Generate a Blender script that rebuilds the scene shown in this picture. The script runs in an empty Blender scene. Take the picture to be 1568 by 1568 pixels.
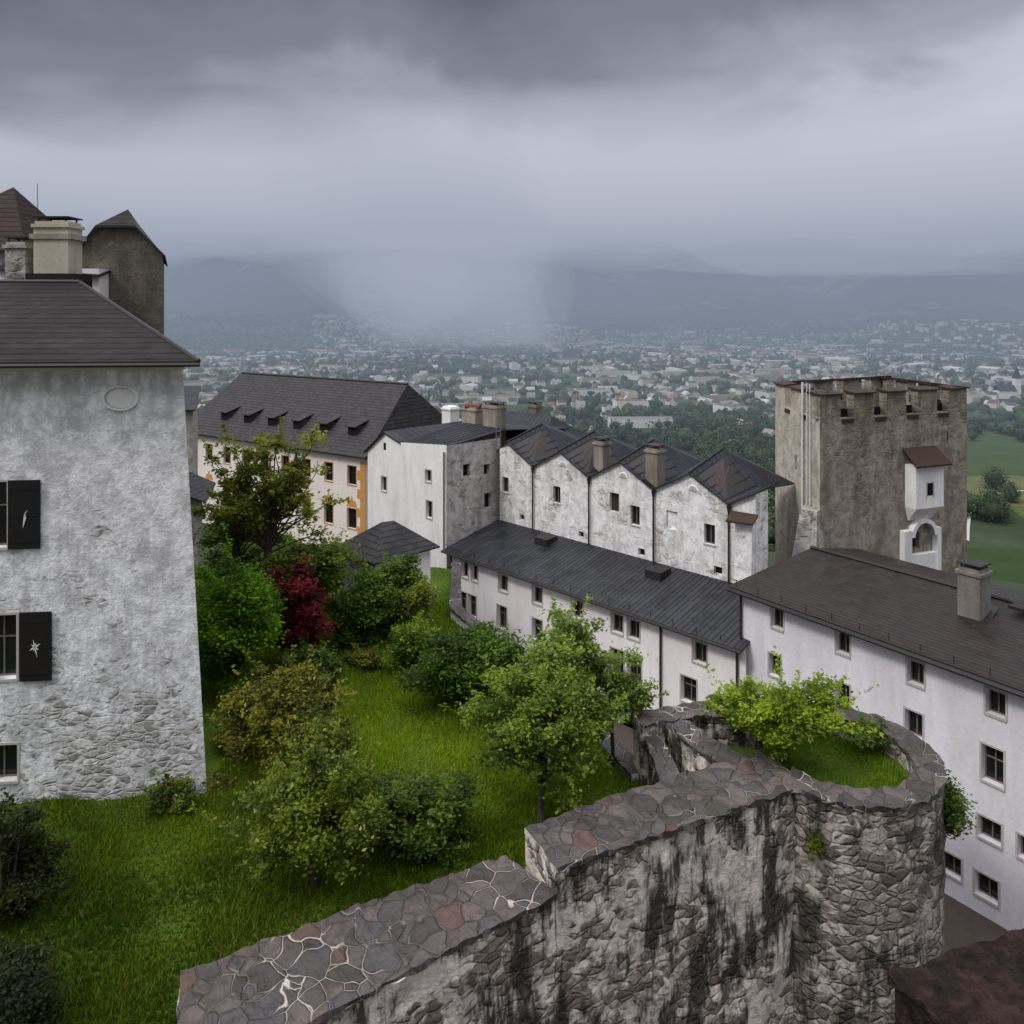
import bpy, math, random
import numpy as np
from mathutils import Vector, noise
random.seed(7); rng=np.random.default_rng(11)
sc=bpy.context.scene
sc.view_settings.view_transform='Standard'
try: sc.view_settings.look='None'
except Exception: pass
sc.view_settings.exposure=0

# ---------------------------------------------------------------- materials
class G:
    def __init__(s,name,rough=.85,spec=.3):
        s.m=bpy.data.materials.new(name); s.m.use_nodes=True
        s.nt=s.m.node_tree; s.b=s.nt.nodes['Principled BSDF']
        s.b.inputs['Roughness'].default_value=rough
        s.b.inputs['Specular IOR Level'].default_value=spec
        s.tc=s.nt.nodes.new('ShaderNodeTexCoord')
    def put(s,inp,v):
        if isinstance(v,bpy.types.NodeSocket): s.nt.links.new(v,inp)
        elif isinstance(v,tuple) and len(v)==3 and inp.type=='RGBA': inp.default_value=(*v,1)
        else: inp.default_value=v
    def vec(s,scale=(1,1,1),src='Object',rot=(0,0,0)):
        n=s.nt.nodes.new('ShaderNodeMapping'); n.inputs['Scale'].default_value=scale; n.inputs['Rotation'].default_value=rot
        s.nt.links.new(s.tc.outputs[src],n.inputs['Vector']); return n.outputs[0]
    def noise(s,scale,detail=5,rough=.55,v=None,dist=0):
        n=s.nt.nodes.new('ShaderNodeTexNoise'); s.put(n.inputs['Vector'],v or s.tc.outputs['Object'])
        n.inputs['Scale'].default_value=scale; n.inputs['Detail'].default_value=min(detail,4); n.inputs['Roughness'].default_value=rough
        n.inputs['Distortion'].default_value=dist
        return n.outputs['Fac']
    def warp(s,v,amt,scale):
        n=s.nt.nodes.new('ShaderNodeTexNoise'); s.put(n.inputs['Vector'],v); n.inputs['Scale'].default_value=scale
        n.inputs['Detail'].default_value=1
        a=s.nt.nodes.new('ShaderNodeVectorMath'); a.operation='MULTIPLY_ADD'
        s.put(a.inputs[0],n.outputs['Color']); a.inputs[1].default_value=(amt,)*3; s.put(a.inputs[2],v)
        return a.outputs[0]
    def vor(s,scale,feature='F1',v=None,out='Distance',rnd=1):
        n=s.nt.nodes.new('ShaderNodeTexVoronoi'); n.feature=feature
        s.put(n.inputs['Vector'],v or s.tc.outputs['Object']); n.inputs['Scale'].default_value=scale
        n.inputs['Randomness'].default_value=rnd
        return n.outputs[out]
    def ramp(s,f,st,interp='LINEAR'):
        n=s.nt.nodes.new('ShaderNodeValToRGB'); n.color_ramp.interpolation=interp
        e=n.color_ramp.elements
        while len(e)<len(st): e.new(.5)
        for i,(p,c) in enumerate(st):
            e[i].position=p
            e[i].color=(c,c,c,1) if isinstance(c,(int,float)) else (*c,1)
        s.put(n.inputs[0],f); return n.outputs[0]
    def mix(s,f,a,b,mode='MIX'):
        n=s.nt.nodes.new('ShaderNodeMixRGB'); n.blend_type=mode
        s.put(n.inputs[0],f); s.put(n.inputs[1],a); s.put(n.inputs[2],b); return n.outputs[0]
    def math(s,op,a,b=0.0,clamp=False):
        n=s.nt.nodes.new('ShaderNodeMath'); n.operation=op; n.use_clamp=clamp
        s.put(n.inputs[0],a); s.put(n.inputs[1],b); return n.outputs[0]
    def sep(s,v):
        n=s.nt.nodes.new('ShaderNodeSeparateXYZ'); s.put(n.inputs[0],v); return n.outputs
    def bump(s,h,strength=.5,dist=.05):
        n=s.nt.nodes.new('ShaderNodeBump'); n.inputs['Strength'].default_value=strength; n.inputs['Distance'].default_value=dist
        s.put(n.inputs['Height'],h); s.nt.links.new(n.outputs[0],s.b.inputs['Normal'])
    def base(s,c): s.put(s.b.inputs['Base Color'],c)

def plaster(name,col,dirt,amt=.5,bumps=.3,seed=0.0):
    g=G(name,.9,.2)
    v=g.vec((1,1,.35)); big=g.noise(.5,6,.6,g.warp(v,.6,.8))
    streak=g.noise(2.2,5,.65,g.vec((1,1,.16)))
    f=g.math('MULTIPLY',g.ramp(big,[(.42,0.),(.7,1.)]),amt)
    f2=g.math('MULTIPLY',g.ramp(streak,[(.5,0.),(.75,1.)]),amt*.7)
    c=g.mix(f,col,dirt); c=g.mix(f2,c,dirt)
    fine=g.noise(7,4,.7)
    c=g.mix(.25,c,g.ramp(fine,[(.3,.6),(.6,1.)]),'MULTIPLY')
    g.base(c); g.bump(fine,bumps,.05)
    return g.m
def masonry(name,stA,stB,plas,scale=2.2,lo=.4,hi=.6,zgrad=None,stain=0.,mortar=(.3,.28,.25),bs=.8,stainc=(.03,.028,.022),flat=1.7,lump=.9,pdark=.62,slo=.49,shi=.60):
    g=G(name,.92,.2)
    v=g.warp(g.vec((1,1,flat)),.45,1.9)
    cell=g.vor(scale,'F1',v,'Color'); edge=g.vor(scale,'DISTANCE_TO_EDGE',v)
    sx=g.sep(cell)[0]
    st=g.mix(sx,stA,stB)
    n7=g.noise(7,4,.7)
    st=g.mix(.6,st,g.ramp(n7,[(.25,.4),(.75,1.3)]),'MULTIPLY')
    st=g.mix(g.ramp(edge,[(.02,1.),(.10,0.)]),st,mortar)
    m=g.noise(.55,7,.75,g.warp(g.vec((1,1,.8)),.5,1.))
    if zgrad:
        z=g.sep(g.tc.outputs['Object'])[2]
        m=g.math('ADD',m,g.math('MULTIPLY',g.math('SUBTRACT',z,zgrad[0]),zgrad[1]))
    m=g.math('ADD',m,g.math('MULTIPLY',g.math('SUBTRACT',sx,.5),.15))
    m=g.math('ADD',m,g.math('MULTIPLY',g.math('SUBTRACT',n7,.5),.22))
    mask=g.ramp(m,[(lo,0.),(hi,1.)])
    pl=g.mix(g.ramp(g.noise(1.8,6,.75),[(.40,0.),(.60,.85)]),plas,tuple(c*pdark for c in plas))
    pl=g.mix(.4,pl,g.ramp(n7,[(.3,.6),(.6,1.05)]),'MULTIPLY')
    c=g.mix(mask,st,pl)
    if stain>0:
        s1=g.noise(1.5,6,.75,g.vec((1,1,.20)))
        s2=g.noise(.45,4,.6)
        s=g.math('ADD',g.math('MULTIPLY',s1,.65),g.math('MULTIPLY',s2,.35))
        c=g.mix(g.math('MULTIPLY',g.ramp(s,[(slo,0.),(shi,1.)]),stain),c,stainc)
    g.base(c)
    h=g.math('ADD',g.math('MULTIPLY',g.ramp(edge,[(0.,0.),(.2,1.)]),g.math('MULTIPLY',g.math('SUBTRACT',1.,mask),.8)),g.math('MULTIPLY',n7,lump))
    g.bump(h,bs,.08); return g.m
def seamroof(name,col,period=.55,rough=.5,horiz=False,blk=1.3,spec=.22,ribw=.44):
    g=G(name,rough,spec)
    uv=g.sep(g.tc.outputs['UV'])
    u=uv[0]; w=uv[1]
    if horiz: u,w=w,u
    fr=g.math('FRACT',g.math('DIVIDE',u,period))
    tri=g.math('ABSOLUTE',g.math('SUBTRACT',fr,.5))
    rib=g.ramp(tri,[(ribw-.04,0.),(ribw,1.)])
    idx=g.math('FLOOR',g.math('DIVIDE',u,period))
    wn=g.nt.nodes.new('ShaderNodeTexWhiteNoise'); wn.noise_dimensions='2D'
    cmb=g.nt.nodes.new('ShaderNodeCombineXYZ'); g.put(cmb.inputs[0],idx); g.put(cmb.inputs[1],g.math('FLOOR',g.math('DIVIDE',g.math('ADD',w,g.math('MULTIPLY',idx,.37)),blk)))
    g.put(wn.inputs['Vector'],cmb.outputs[0])
    c=g.mix(wn.outputs['Value'],tuple(x*.7 for x in col),tuple(x*1.4 for x in col))
    nz=g.noise(1.1,5,.65)
    c=g.mix(g.ramp(nz,[(.42,0.),(.7,.7)]),c,tuple(x*2. for x in col))
    c=g.mix(g.math('MULTIPLY',rib,.7),c,tuple(x*.25 for x in col))
    g.base(c)
    g.put(g.b.inputs['Roughness'],g.ramp(nz,[(.3,rough-.16),(.7,rough+.2)]))
    g.bump(g.math('ADD',rib,g.math('MULTIPLY',nz,.4)),.8,.05); return g.m
def plain(name,col,rough=.6,spec=.4,var=.3,sc_=6):
    g=G(name,rough,spec)
    g.base(g.mix(g.noise(sc_,4,.6),tuple(c*(1-var) for c in col),tuple(c*(1+var) for c in col))); return g.m

WHITE=plaster('white_plaster',(.88,.87,.87),(.46,.44,.42),.45,.25)
WHITE2=plaster('clean_white_plaster',(.89,.85,.86),(.53,.49,.48),.30,.15)
OLDW=masonry('worn_white_masonry',(.38,.35,.32),(.62,.59,.55),(.87,.86,.86),2.3,.34,.48,None,.35,(.45,.42,.38),.45,(.33,.30,.27),1.7,.7,.70,.50,.58)
GREYST=masonry('grey_masonry',(.18,.165,.15),(.34,.31,.28),(.48,.45,.42),2.4,.38,.58,None,.3,(.3,.28,.25),.5)
LEFTW=masonry('whitewashed_rubble',(.28,.27,.265),(.58,.57,.56),(.88,.87,.90),2.7,.33,.47,(-9.8,.020),.55,(.49,.47,.44),.52,(.38,.37,.375),1.9,1.25,.60,.49,.585)
TOWER=masonry('tower_render',(.16,.135,.10),(.30,.26,.21),(.37,.325,.265),2.4,.32,.52,(-9,-.02),.6,(.22,.19,.16),.4,(.11,.088,.066),1.7,.9,.55,.47,.60)
DARKW=masonry('dark_rubble_wall',(.16,.13,.105),(.46,.41,.36),(.80,.73,.66),3.1,.42,.54,None,.93,(.22,.185,.155),.9,(.035,.029,.022),1.4,1.1,.55,.505,.575)
CREAM=plaster('cream_plaster',(.84,.76,.71),(.62,.54,.5),.3,.15)
ORANGE=plain('orange_paint',(.58,.28,.09),.8,.2,.15)
SLATE=seamroof('dark_sheet_roof',(.022,.023,.028),.55,.40,spec=.28)
SLATE2=seamroof('blue_grey_roof',(.016,.018,.025),.45,.48)
PLANK=seamroof('banded_brown_roof',(.015,.012,.012),.42,.7,True,9.,.15,.40)
SHING=seamroof('brown_shingle_roof',(.017,.012,.011),.22,.48,True,.3,.28)
FARROOF=seamroof('far_grey_roof',(.030,.028,.031),.35,.65,True,.4,.2)
WOOD=plain('brown_wood',(.045,.028,.020),.75,.2)
FRAME=plain('grey_window_frame',(.18,.15,.135),.6,.3)
METAL=plain('dark_metal',(.024,.021,.021),.5,.3)
LEADP=plain('grey_pipe',(.16,.15,.15),.5,.5)
BLACK=plain('black_shutter_paint',(.012,.010,.011),.5,.25)
WPAINT=plain('white_paint',(.62,.62,.62),.6,.3,.2)
STONE=plain('light_stone',(.44,.41,.39),.85,.2,.3)
CHIM=plaster('chimney_plaster',(.34,.30,.25),(.10,.085,.072),.95,.5)
BRICK=plain('brick_red',(.16,.06,.045),.85,.2,.3)
BARK=plain('bark',(.06,.047,.036),.9,.2,.4)
g=G('window_glass',.12,.35); g.base((.010,.011,.013)); GLASS=g.m
g=G('dark_interior',.9,.1); g.base((.015,.013,.012)); DARK=g.m

# coping flagstones
g=G('flagstone_coping',.6,.35)
v=g.warp(g.vec((1,1,1)),.7,1.1)
cell=g.vor(1.8,'F1',v,'Color'); edge=g.vor(1.8,'DISTANCE_TO_EDGE',v)
xs=g.sep(cell)
c=g.ramp(xs[0],[(0.,(.044,.035,.034)),(.3,(.072,.057,.055)),(.55,(.056,.049,.051)),(.8,(.088,.070,.065)),(.97,(.080,.046,.038))],'CONSTANT')
n5=g.noise(5,6,.75)
c=g.mix(.8,c,g.ramp(n5,[(.25,.45),(.75,1.7)]),'MULTIPLY')
c=g.mix(g.ramp(g.noise(.8,5,.7),[(.48,0.),(.64,.75)]),c,(.036,.034,.022))
mort=g.mix(g.ramp(g.noise(.45,3,.6),[(.50,0.),(.62,1.)]),(.085,.075,.066),(.44,.40,.35))
c=g.mix(g.ramp(edge,[(.008,1.),(.026,0.)]),c,mort)
g.base(c); g.put(g.b.inputs['Roughness'],g.ramp(n5,[(.3,.38),(.7,.8)]))
g.bump(g.math('ADD',g.ramp(edge,[(0.,0.),(.06,1.)]),g.math('MULTIPLY',n5,.8)),.9,.05); COPING=g.m

g=G('lawn_grass',.9,.1)
n1=g.noise(.35,4,.6); n2=g.noise(3.,6,.7)
c=g.ramp(g.math('ADD',g.math('MULTIPLY',n1,.6),g.math('MULTIPLY',n2,.4)),[(.3,(.018,.034,.005)),(.5,(.05,.09,.008)),(.72,(.11,.16,.015))])
g.base(c); g.bump(n2,.8,.08); LAWN=g.m
def attrmat(name,trans=0.,rough=.55,spec=.25):
    g=G(name,rough,spec)
    a=g.nt.nodes.new('ShaderNodeAttribute'); a.attribute_name='tint'
    g.base(a.outputs['Color'])
    if trans>0:
        t=g.nt.nodes.new('ShaderNodeBsdfTranslucent'); g.put(t.inputs['Color'],g.mix(1.,a.outputs['Color'],(1.7,1.7,.5),'MULTIPLY'))
        ms=g.nt.nodes.new('ShaderNodeMixShader'); ms.inputs[0].default_value=trans
        g.nt.links.new(g.b.outputs[0],ms.inputs[1]); g.nt.links.new(t.outputs[0],ms.inputs[2])
        out=[n for n in g.nt.nodes if n.type=='OUTPUT_MATERIAL'][0]; g.nt.links.new(ms.outputs[0],out.inputs[0])
    return g.m
LEAF=attrmat('leaf',.42,.5,.2); BLADE=attrmat('grass_blade',.3,.6,.08); TINT=attrmat('tinted',0,.85,.15)

# ---------------------------------------------------------------- builders
class MB:
    def __init__(s): s.v=[];s.f=[];s.m=[]
    def face(s,pts,mat):
        i=len(s.v); s.v+= [tuple(p) for p in pts]; s.f.append(tuple(range(i,i+len(pts)))); s.m.append(mat)
    def hexa(s,b,t,mat):
        for q in ((b[3],b[2],b[1],b[0]),(t[0],t[1],t[2],t[3]),(b[0],b[1],t[1],t[0]),(b[1],b[2],t[2],t[1]),(b[2],b[3],t[3],t[2]),(b[3],b[0],t[0],t[3])): s.face(q,mat)
    def slab(s,pts,th,mat,mat2=None):
        lo=[(p[0],p[1],p[2]-th) for p in pts]
        s.face(pts,mat); s.face(lo[::-1],mat2 or mat)
        for i in range(len(pts)):
            j=(i+1)%len(pts); s.face((pts[j],pts[i],lo[i],lo[j]),mat2 or mat)
    def tube(s,p0,p1,r0,r1,mat,n=6):
        p0=Vector(p0);p1=Vector(p1); d=(p1-p0)
        if d.length<1e-5: return
        d.normalize(); a=d.cross(Vector((0,0,1)) if abs(d.z)<.9 else Vector((1,0,0))).normalized(); b=d.cross(a)
        A=[p0+(a*math.cos(2*math.pi*k/n)+b*math.sin(2*math.pi*k/n))*r0 for k in range(n)]
        C=[p1+(a*math.cos(2*math.pi*k/n)+b*math.sin(2*math.pi*k/n))*r1 for k in range(n)]
        for k in range(n):
            j=(k+1)%n; s.face((A[k],C[k],C[j],A[j]),mat)
        s.face(C[::-1],mat); s.face(A,mat)
    def build(s,name,parent=None):
        if not s.f: return None
        me=bpy.data.meshes.new(name); me.from_pydata(s.v,[],s.f)
        mats=[]
        for m in s.m:
            if m not in mats: mats.append(m)
        for m in mats: me.materials.append(m)
        ix=[mats.index(m) for m in s.m]; me.polygons.foreach_set('material_index',ix)
        uv=me.uv_layers.new(name='UVMap')
        for p in me.polygons:
            n=p.normal
            u=Vector((-n.y,n.x,0))
            u=u.normalized() if u.length>.02 else Vector((1,0,0))
            w=n.cross(u)
            for li in p.loop_indices:
                co=me.vertices[me.loops[li].vertex_index].co; uv.data[li].uv=(co.dot(u),co.dot(w))
        o=bpy.data.objects.new(name,me); sc.collection.objects.link(o)
        if parent: o.parent=parent
        return o
class Bld:
    def __init__(s,name): s.name=name; s.p={}
    def __getitem__(s,k):
        if k not in s.p: s.p[k]=MB()
        return s.p[k]
    def done(s):
        e=bpy.data.objects.new(s.name,None); sc.collection.objects.link(e)
        for k,m in s.p.items(): m.build(k,e)
        return e
def fp(O,d,u,z,n=0): return (O[0]+d[0]*u+d[1]*n, O[1]+d[1]*u-d[0]*n, z)
def fbox(mb,O,d,u0,u1,z0,z1,n0,n1,mat):
    b=[fp(O,d,u0,z0,n1),fp(O,d,u1,z0,n1),fp(O,d,u1,z0,n0),fp(O,d,u0,z0,n0)]
    t=[(p[0],p[1],z1) for p in b]; mb.hexa(b,t,mat)
def unit(a,b):
    L=math.hypot(b[0]-a[0],b[1]-a[1]); return ((b[0]-a[0])/L,(b[1]-a[1])/L),L
def wall(B,O,d,L,z0,z1,holes,mat,depth=.28,frame=None,surround=None,warpf=None,nseg=0):
    frame=frame or FRAME
    us={0.,L}; zs={z0,z1}
    for h in holes:
        us|={h[0]-h[2]/2,h[0]+h[2]/2}; zs|={h[1]-h[3]/2,h[1]+h[3]/2}
    us=sorted(us); zs=sorted(zs)
    W=warpf or (lambda u,z,n: fp(O,d,u,z,n))
    mb=B['walls']; wm=B['windows']
    for i in range(len(us)-1):
        for j in range(len(zs)-1):
            uc=(us[i]+us[i+1])/2; zc=(zs[j]+zs[j+1])/2
            if any(abs(uc-h[0])<h[2]/2 and abs(zc-h[1])<h[3]/2 for h in holes): continue
            mb.face((W(us[i],zs[j],0),W(us[i+1],zs[j],0),W(us[i+1],zs[j+1],0),W(us[i],zs[j+1],0)),mat)
    for h in holes:
        u,z,w,hh=h[:4]; ty=h[4] if len(h)>4 else 'win'
        a,b=u-w/2,u+w/2; lo,hi=z-hh/2,z+hh/2; D=-depth if ty!='niche' else -.12
        for q in (((a,lo),(a,hi)),((b,hi),(b,lo)),((a,hi),(b,hi)),((b,lo),(a,lo))):
            p,r=q; mb.face((W(*p,0),W(*r,0),W(*r,D),W(*p,D)),mat)
        pane={'win':GLASS,'dark':DARK,'niche':mat,'orange':GLASS,'wood':WOOD}[ty]
        mb2=wm if ty!='niche' else mb
        mb2.face((W(a,lo,D),W(b,lo,D),W(b,hi,D),W(a,hi,D)),pane)
        if ty in('win','orange'):
            fm=frame if ty=='win' else WOOD
            t=.045
            for (x0,x1,y0,y1) in ((a+.003,a+t,lo+.003,hi-.003),(b-t,b-.003,lo+.003,hi-.003),(a+t,b-t,lo+.003,lo+t),(a+t,b-t,hi-t,hi-.003),(u-.02,u+.02,lo+t,hi-t)):
                fbox(wm,O,d,x0,x1,y0,y1,D+.005,D+.06,fm)
            if hh>1.1: fbox(wm,O,d,a+t,b-t,z+.12*hh-.02,z+.12*hh+.02,D+.005,D+.05,fm)
            fbox(wm,O,d,a-.05,b+.05,lo-.08,lo-.004,-.03,.05,surround or STONE)
        if surround:
            s=.075;e=.004
            for (x0,x1,y0,y1) in ((a-s,a-e,lo-.0,hi+s),(b+e,b+s,lo,hi+s),(a-e,b+e,hi+e,hi+s)):
                fbox(wm,O,d,x0,x1,y0,y1,-.03,.018,surround)
def chimney(B,x,y,w,dp,z0,z1,mat=None,cap=True,rot=0.):
    mb=B['chimneys']; mat=mat or CHIM
    c,s=math.cos(rot),math.sin(rot)
    def bx(hw,hd,a,b,m):
        P=[(x+c*i*hw-s*j*hd,y+s*i*hw+c*j*hd) for i,j in((-1,-1),(1,-1),(1,1),(-1,1))]
        mb.hexa([(*p,a) for p in P],[(*p,b) for p in P],m)
    bx(w/2,dp/2,z0,z1-.25,mat)
    bx(w/2+.07,dp/2+.07,z1-.247,z1-.12,mat)
    bx(w/2-.03,dp/2-.03,z1-.117,z1,mat)
    if cap:
        for i in(-1,1):
            for j in (-1,1):
                px=x+c*i*w*.38-s*j*dp*.38; py=y+s*i*w*.38+c*j*dp*.38
                mb.tube((px,py,z1),(px,py,z1+.14),.04,.04,METAL,4)
        bx(w/2+.02,dp/2+.02,z1+.14,z1+.19,METAL)

# ================================================================= LEFT BUILDING
B=Bld('whitewashed_fortress_building')
O=(-26.2,22.9); d=(.995,.0995); L=15.98
def lw(u,z,n):
    p=fp(O,d,u,z,n); k=.75*max(0,(-1.6-z)/13.6)*(1 if u>L-.01 else 0)
    return (p[0]+k,p[1]+k*.1,z)
holes=[(10.35,-6.15,.9,2.0),(10.6,-10.2,.95,1.95),(10.6,-13.75,1.0,1.1),(6,-6.15,.9,2.),(6,-10.2,.9,2.)]
wall(B,O,d,L,-17,-1.55,holes,LEFTW,.3,FRAME,STONE,lw)
A=lw(L,-17,0);A2=lw(L,-1.55,0)
B['walls'].face((A,(-16.4,32.5,-17),(-16.4,32.5,-1.55),A2),LEFTW)
for (u,z,star) in((11.33,-6.15,0),(11.66,-10.2,1)):
    mb=B['shutters']
    fbox(mb,O,d,u-.46,u+.46,z-1.05,z+1.05,.03,.09,BLACK)
    for zz in(-.8,0,.8): fbox(mb,O,d,u-.44,u+.44,z+zz-.05,z+zz+.05,.091,.105,BLACK)
    def q(pts): mb.face([fp(O,d,u+a,z+b,.109) for a,b in pts],WPAINT)
    if star:
        for k,r in enumerate((.30,.16,.26,.2,.3,.15,.34,.22)):
            a=k*math.pi/4+.35
            q([(.03*math.cos(a+1.2),.05*math.sin(a+1.2)),(r*.6*math.cos(a),r*math.sin(a)),(.03*math.cos(a-1.2),.05*math.sin(a-1.2))])
    else: q([(-.02,-.42),(.08,-.1),(.05,.08),(.12,.15),(.02,.02),(.0,-.12)])
for z in(-6.15,-10.2):
    fbox(B['shutters'],O,d,9.0,9.75,z-1.05,z+1.05,.03,.09,BLACK)
mb=B['oval_niche']; n=36
for k in range(n):
    a0,a1=2*math.pi*k/n,2*math.pi*(k+1)/n
    def e(a,r,nn): return fp(O,d,14.14+.5*r*math.cos(a),-2.62+.36*r*math.sin(a),nn)
    mb.face((e(a0,1.12,0),e(a1,1.12,0),e(a1,1.08,.08),e(a0,1.08,.08)),WHITE)
    mb.face((e(a0,1.08,.08),e(a1,1.08,.08),e(a1,.92,.08),e(a0,.92,.08)),WHITE)
    mb.face((e(a0,.92,.08),e(a1,.92,.08),e(a1,.86,.006),e(a0,.86,.006)),STONE)
    mb.face((e(a0,.86,.006),e(a1,.86,.006),e(a0,0,.006)),WHITE)
mb=B['roof']
ef=(-27.5,22.1,-1.45);er=(-9.55,23.9,-1.45);eb=(-16.2,33.2,-1.45);r1=(-16.55,30,1.2);r0=(-31,28.5,1.2)
mb.slab([ef,er,r1,r0],.1,PLANK,METAL); mb.slab([er,eb,r1],.1,PLANK,METAL)
mb.slab([eb,(-33,36,-1.45),r0,r1],.1,PLANK,METAL)
mb.tube((-27.5,22.02,-1.56),(-9.5,23.82,-1.56),.07,.07,METAL)
mb.tube((-31,28.5,1.22),(-16.55,30,1.22),.08,.08,METAL); mb.tube(r1,er,.07,.07,METAL)
fbox(B['walls'],O,d,0,L+.1,-1.75,-1.56,-.05,.12,WHITE2)
chimney(B,-17.95,31,1.35,1.0,-.5,3.6,plaster('pale_chimney',(.50,.45,.36),(.28,.235,.18),.6))
fbox(B['chimneys'],(-18.7,30.5),(1,0),-.06,1.56,2.9,3.1,-1.06,.06,CHIM)
fbox(B['chimneys'],(-18.85,30.35),(1,0),0,1.9,.8,1.55,-1.3,0,PLANK)
chimney(B,-19.4,31,.8,.8,-.5,2.8,GREYST)
for x,zt in((-18.95,5.2),(-19.25,3.6)): B['chimneys'].tube((x,31.3,1),(x,31.3,zt),.02,.012,METAL,4)
B.done()
B=Bld('grey_gabled_tower')
P=lambda x,z,y=34.: (x,y,z)
GT=masonry('grey_tower_render',(.09,.08,.066),(.15,.132,.11),(.11,.095,.08),2.6,.35,.55,None,.4,(.17,.15,.125),.35,(.20,.17,.145))
B['walls'].face((P(-18.8,-6),P(-15.15,-6),P(-15.15,2.63),P(-16.35,3.75),P(-17.85,3.75),P(-18.8,2.7)),GT)
B['walls'].face((P(-15.15,-6),P(-18.2,-6,41),P(-18.2,2.63,41),P(-15.15,2.63)),GT)
B['walls'].face((P(-21,-6,41),P(-18.8,-6),P(-18.8,2.7),P(-21,2.7,41)),GT)
mb=B['roof']; pk=(-17.15,35.0,4.65); pb=(-20,41,4.65)
mb.slab([(-14.95,33.8,2.5),(-18.1,41.2,2.5),pb,pk,(-16.25,33.75,3.8)],.09,PLANK,METAL)
mb.slab([(-18.95,33.8,2.55),(-17.95,33.75,3.8),pk,pb,(-21.8,41.2,2.55)],.09,PLANK,METAL)
mb.slab([(-17.95,33.75,3.8),(-16.25,33.75,3.8),pk],.09,PLANK,METAL)
B.done()
B=Bld('pyramid_roofed_tower')
c4=[(-27,34),(-21.2,34),(-21.2,39),(-27,39)]
B['walls'].hexa([(*p,-5) for p in c4],[(*p,2.8) for p in c4],GREYST)
c4=[(-27.3,33.7,2.75),(-20.9,33.7,2.75),(-20.9,39.3,2.75),(-27.3,39.3,2.75)]; ap=(-23.1,36.3,5.85)
REDR=seamroof('red_brown_roof',(.026,.014,.013),.3,.7,True,9.,.15,.42)
for i in range(4): B['roof'].slab([c4[i],c4[(i+1)%4],ap],.08,REDR,METAL)
c4=[(-21.8,33.2),(-17.5,33.2),(-17.5,36),(-21.8,36)]
B['walls'].hexa([(*p,-3) for p in c4],[(*p,1.9) for p in c4],WHITE2)
B['roof'].slab([(-21.9,33,1.9),(-17.4,33,1.6),(-17.4,36,2.4),(-21.9,36,2.8)],.08,PLANK,METAL)
B.done()

# ================================================================= ORANGE/CREAM BUILDING
B=Bld('cream_orange_trimmed_building')
d3=(.83,-.5577); n3=(.5577,.83); O3=(-34,80.9)
L3=26.0
FR=(O3[0]+d3[0]*L3,O3[1]+d3[1]*L3)
holes=[]
for i in range(9):
    u=1.6+i*2.85
    holes.append((u,-13.9,1.0,1.6,'orange')); holes.append((u,-17.6,1.05,1.7,'orange'))
wall(B,O3,d3,L3,-34,-12.1,holes,CREAM,.25,None,ORANGE)
for i in range(9):
    u=1.6+i*2.85
    B['trim'].face([fp(O3,d3,u+a,-16.6+b,.02) for a,b in((-.62,0),(.62,0),(.45,.5),(.15,.55),(0,1.0),(-.15,.55),(-.45,.5))],ORANGE)
for k in range(18):
    w=.95 if k%2 else .6
    fbox(B['trim'],O3,d3,L3-w,L3+.02,-12.6-k*.8-.78,-12.6-k*.8,-.02,.025,ORANGE)
BR=(FR[0]+n3[0]*13,FR[1]+n3[1]*13); BL=(O3[0]+n3[0]*13,O3[1]+n3[1]*13)
wall(B,FR,n3,13,-34,-12.1,[],CREAM)
mb=B['roof']; e=-12.1
def off(p,a,b): return (p[0]+d3[0]*a+n3[0]*b,p[1]+d3[1]*a+n3[1]*b,e)
a,b_,c,dd=off(O3,-.4,-.5),off(FR,.5,-.5),off(BR,.5,.5),off(BL,-.4,.5)
rl=(O3[0]+d3[0]*1.+n3[0]*6.5,O3[1]+d3[1]*1.+n3[1]*6.5,-6.5); rr=(FR[0]-d3[0]*1.+n3[0]*6.5,FR[1]-d3[1]*1.+n3[1]*6.5,-6.5)
mb.slab([a,b_,rr,rl],.12,FARROOF,METAL); mb.slab([b_,c,rr],.12,FARROOF,METAL); mb.slab([c,dd,rl,rr],.12,FARROOF,METAL); mb.slab([dd,a,rl],.12,FARROOF,METAL)
mb.tube(rl,rr,.12,.12,METAL)
mb.tube(a,b_,.1,.1,METAL)
for i in range(6):
    u=5.2+i*3.6; zb=-10.75; nb=-(1.2)
    F=[fp(O3,d3,u-.5,zb-.3,nb),fp(O3,d3,u+.5,zb-.3,nb),fp(O3,d3,u+.5,zb+.85,nb),fp(O3,d3,u-.5,zb+.85,nb)]
    Bk=[fp(O3,d3,u-.5,zb+.85,nb-1.4),fp(O3,d3,u+.5,zb+.85,nb-1.4)]
    B['dormers'].face(F,DARK); B['dormers'].face((F[1],Bk[1],F[2]),FARROOF); B['dormers'].face((F[0],F[3],Bk[0]),FARROOF)
    B['dormers'].slab([fp(O3,d3,u-.6,zb+.82,nb+.2),fp(O3,d3,u+.6,zb+.82,nb+.2),fp(O3,d3,u+.6,zb+1.4,nb-1.9),fp(O3,d3,u-.6,zb+1.4,nb-1.9)],.08,FARROOF,METAL)
B.done()
B=Bld('stone_annex')
O=(-24.6,50); d=(.98,.2)
wall(B,O,d,4.0,-18,-6.3,[(2.9,-9,.7,1.0,'dark')],GREYST)
B['walls'].face((fp(O,d,4,-18),fp(O,d,3.2,-18,-6),fp(O,d,3.2,-6.3,-6),fp(O,d,4,-6.3)),GREYST)
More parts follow.
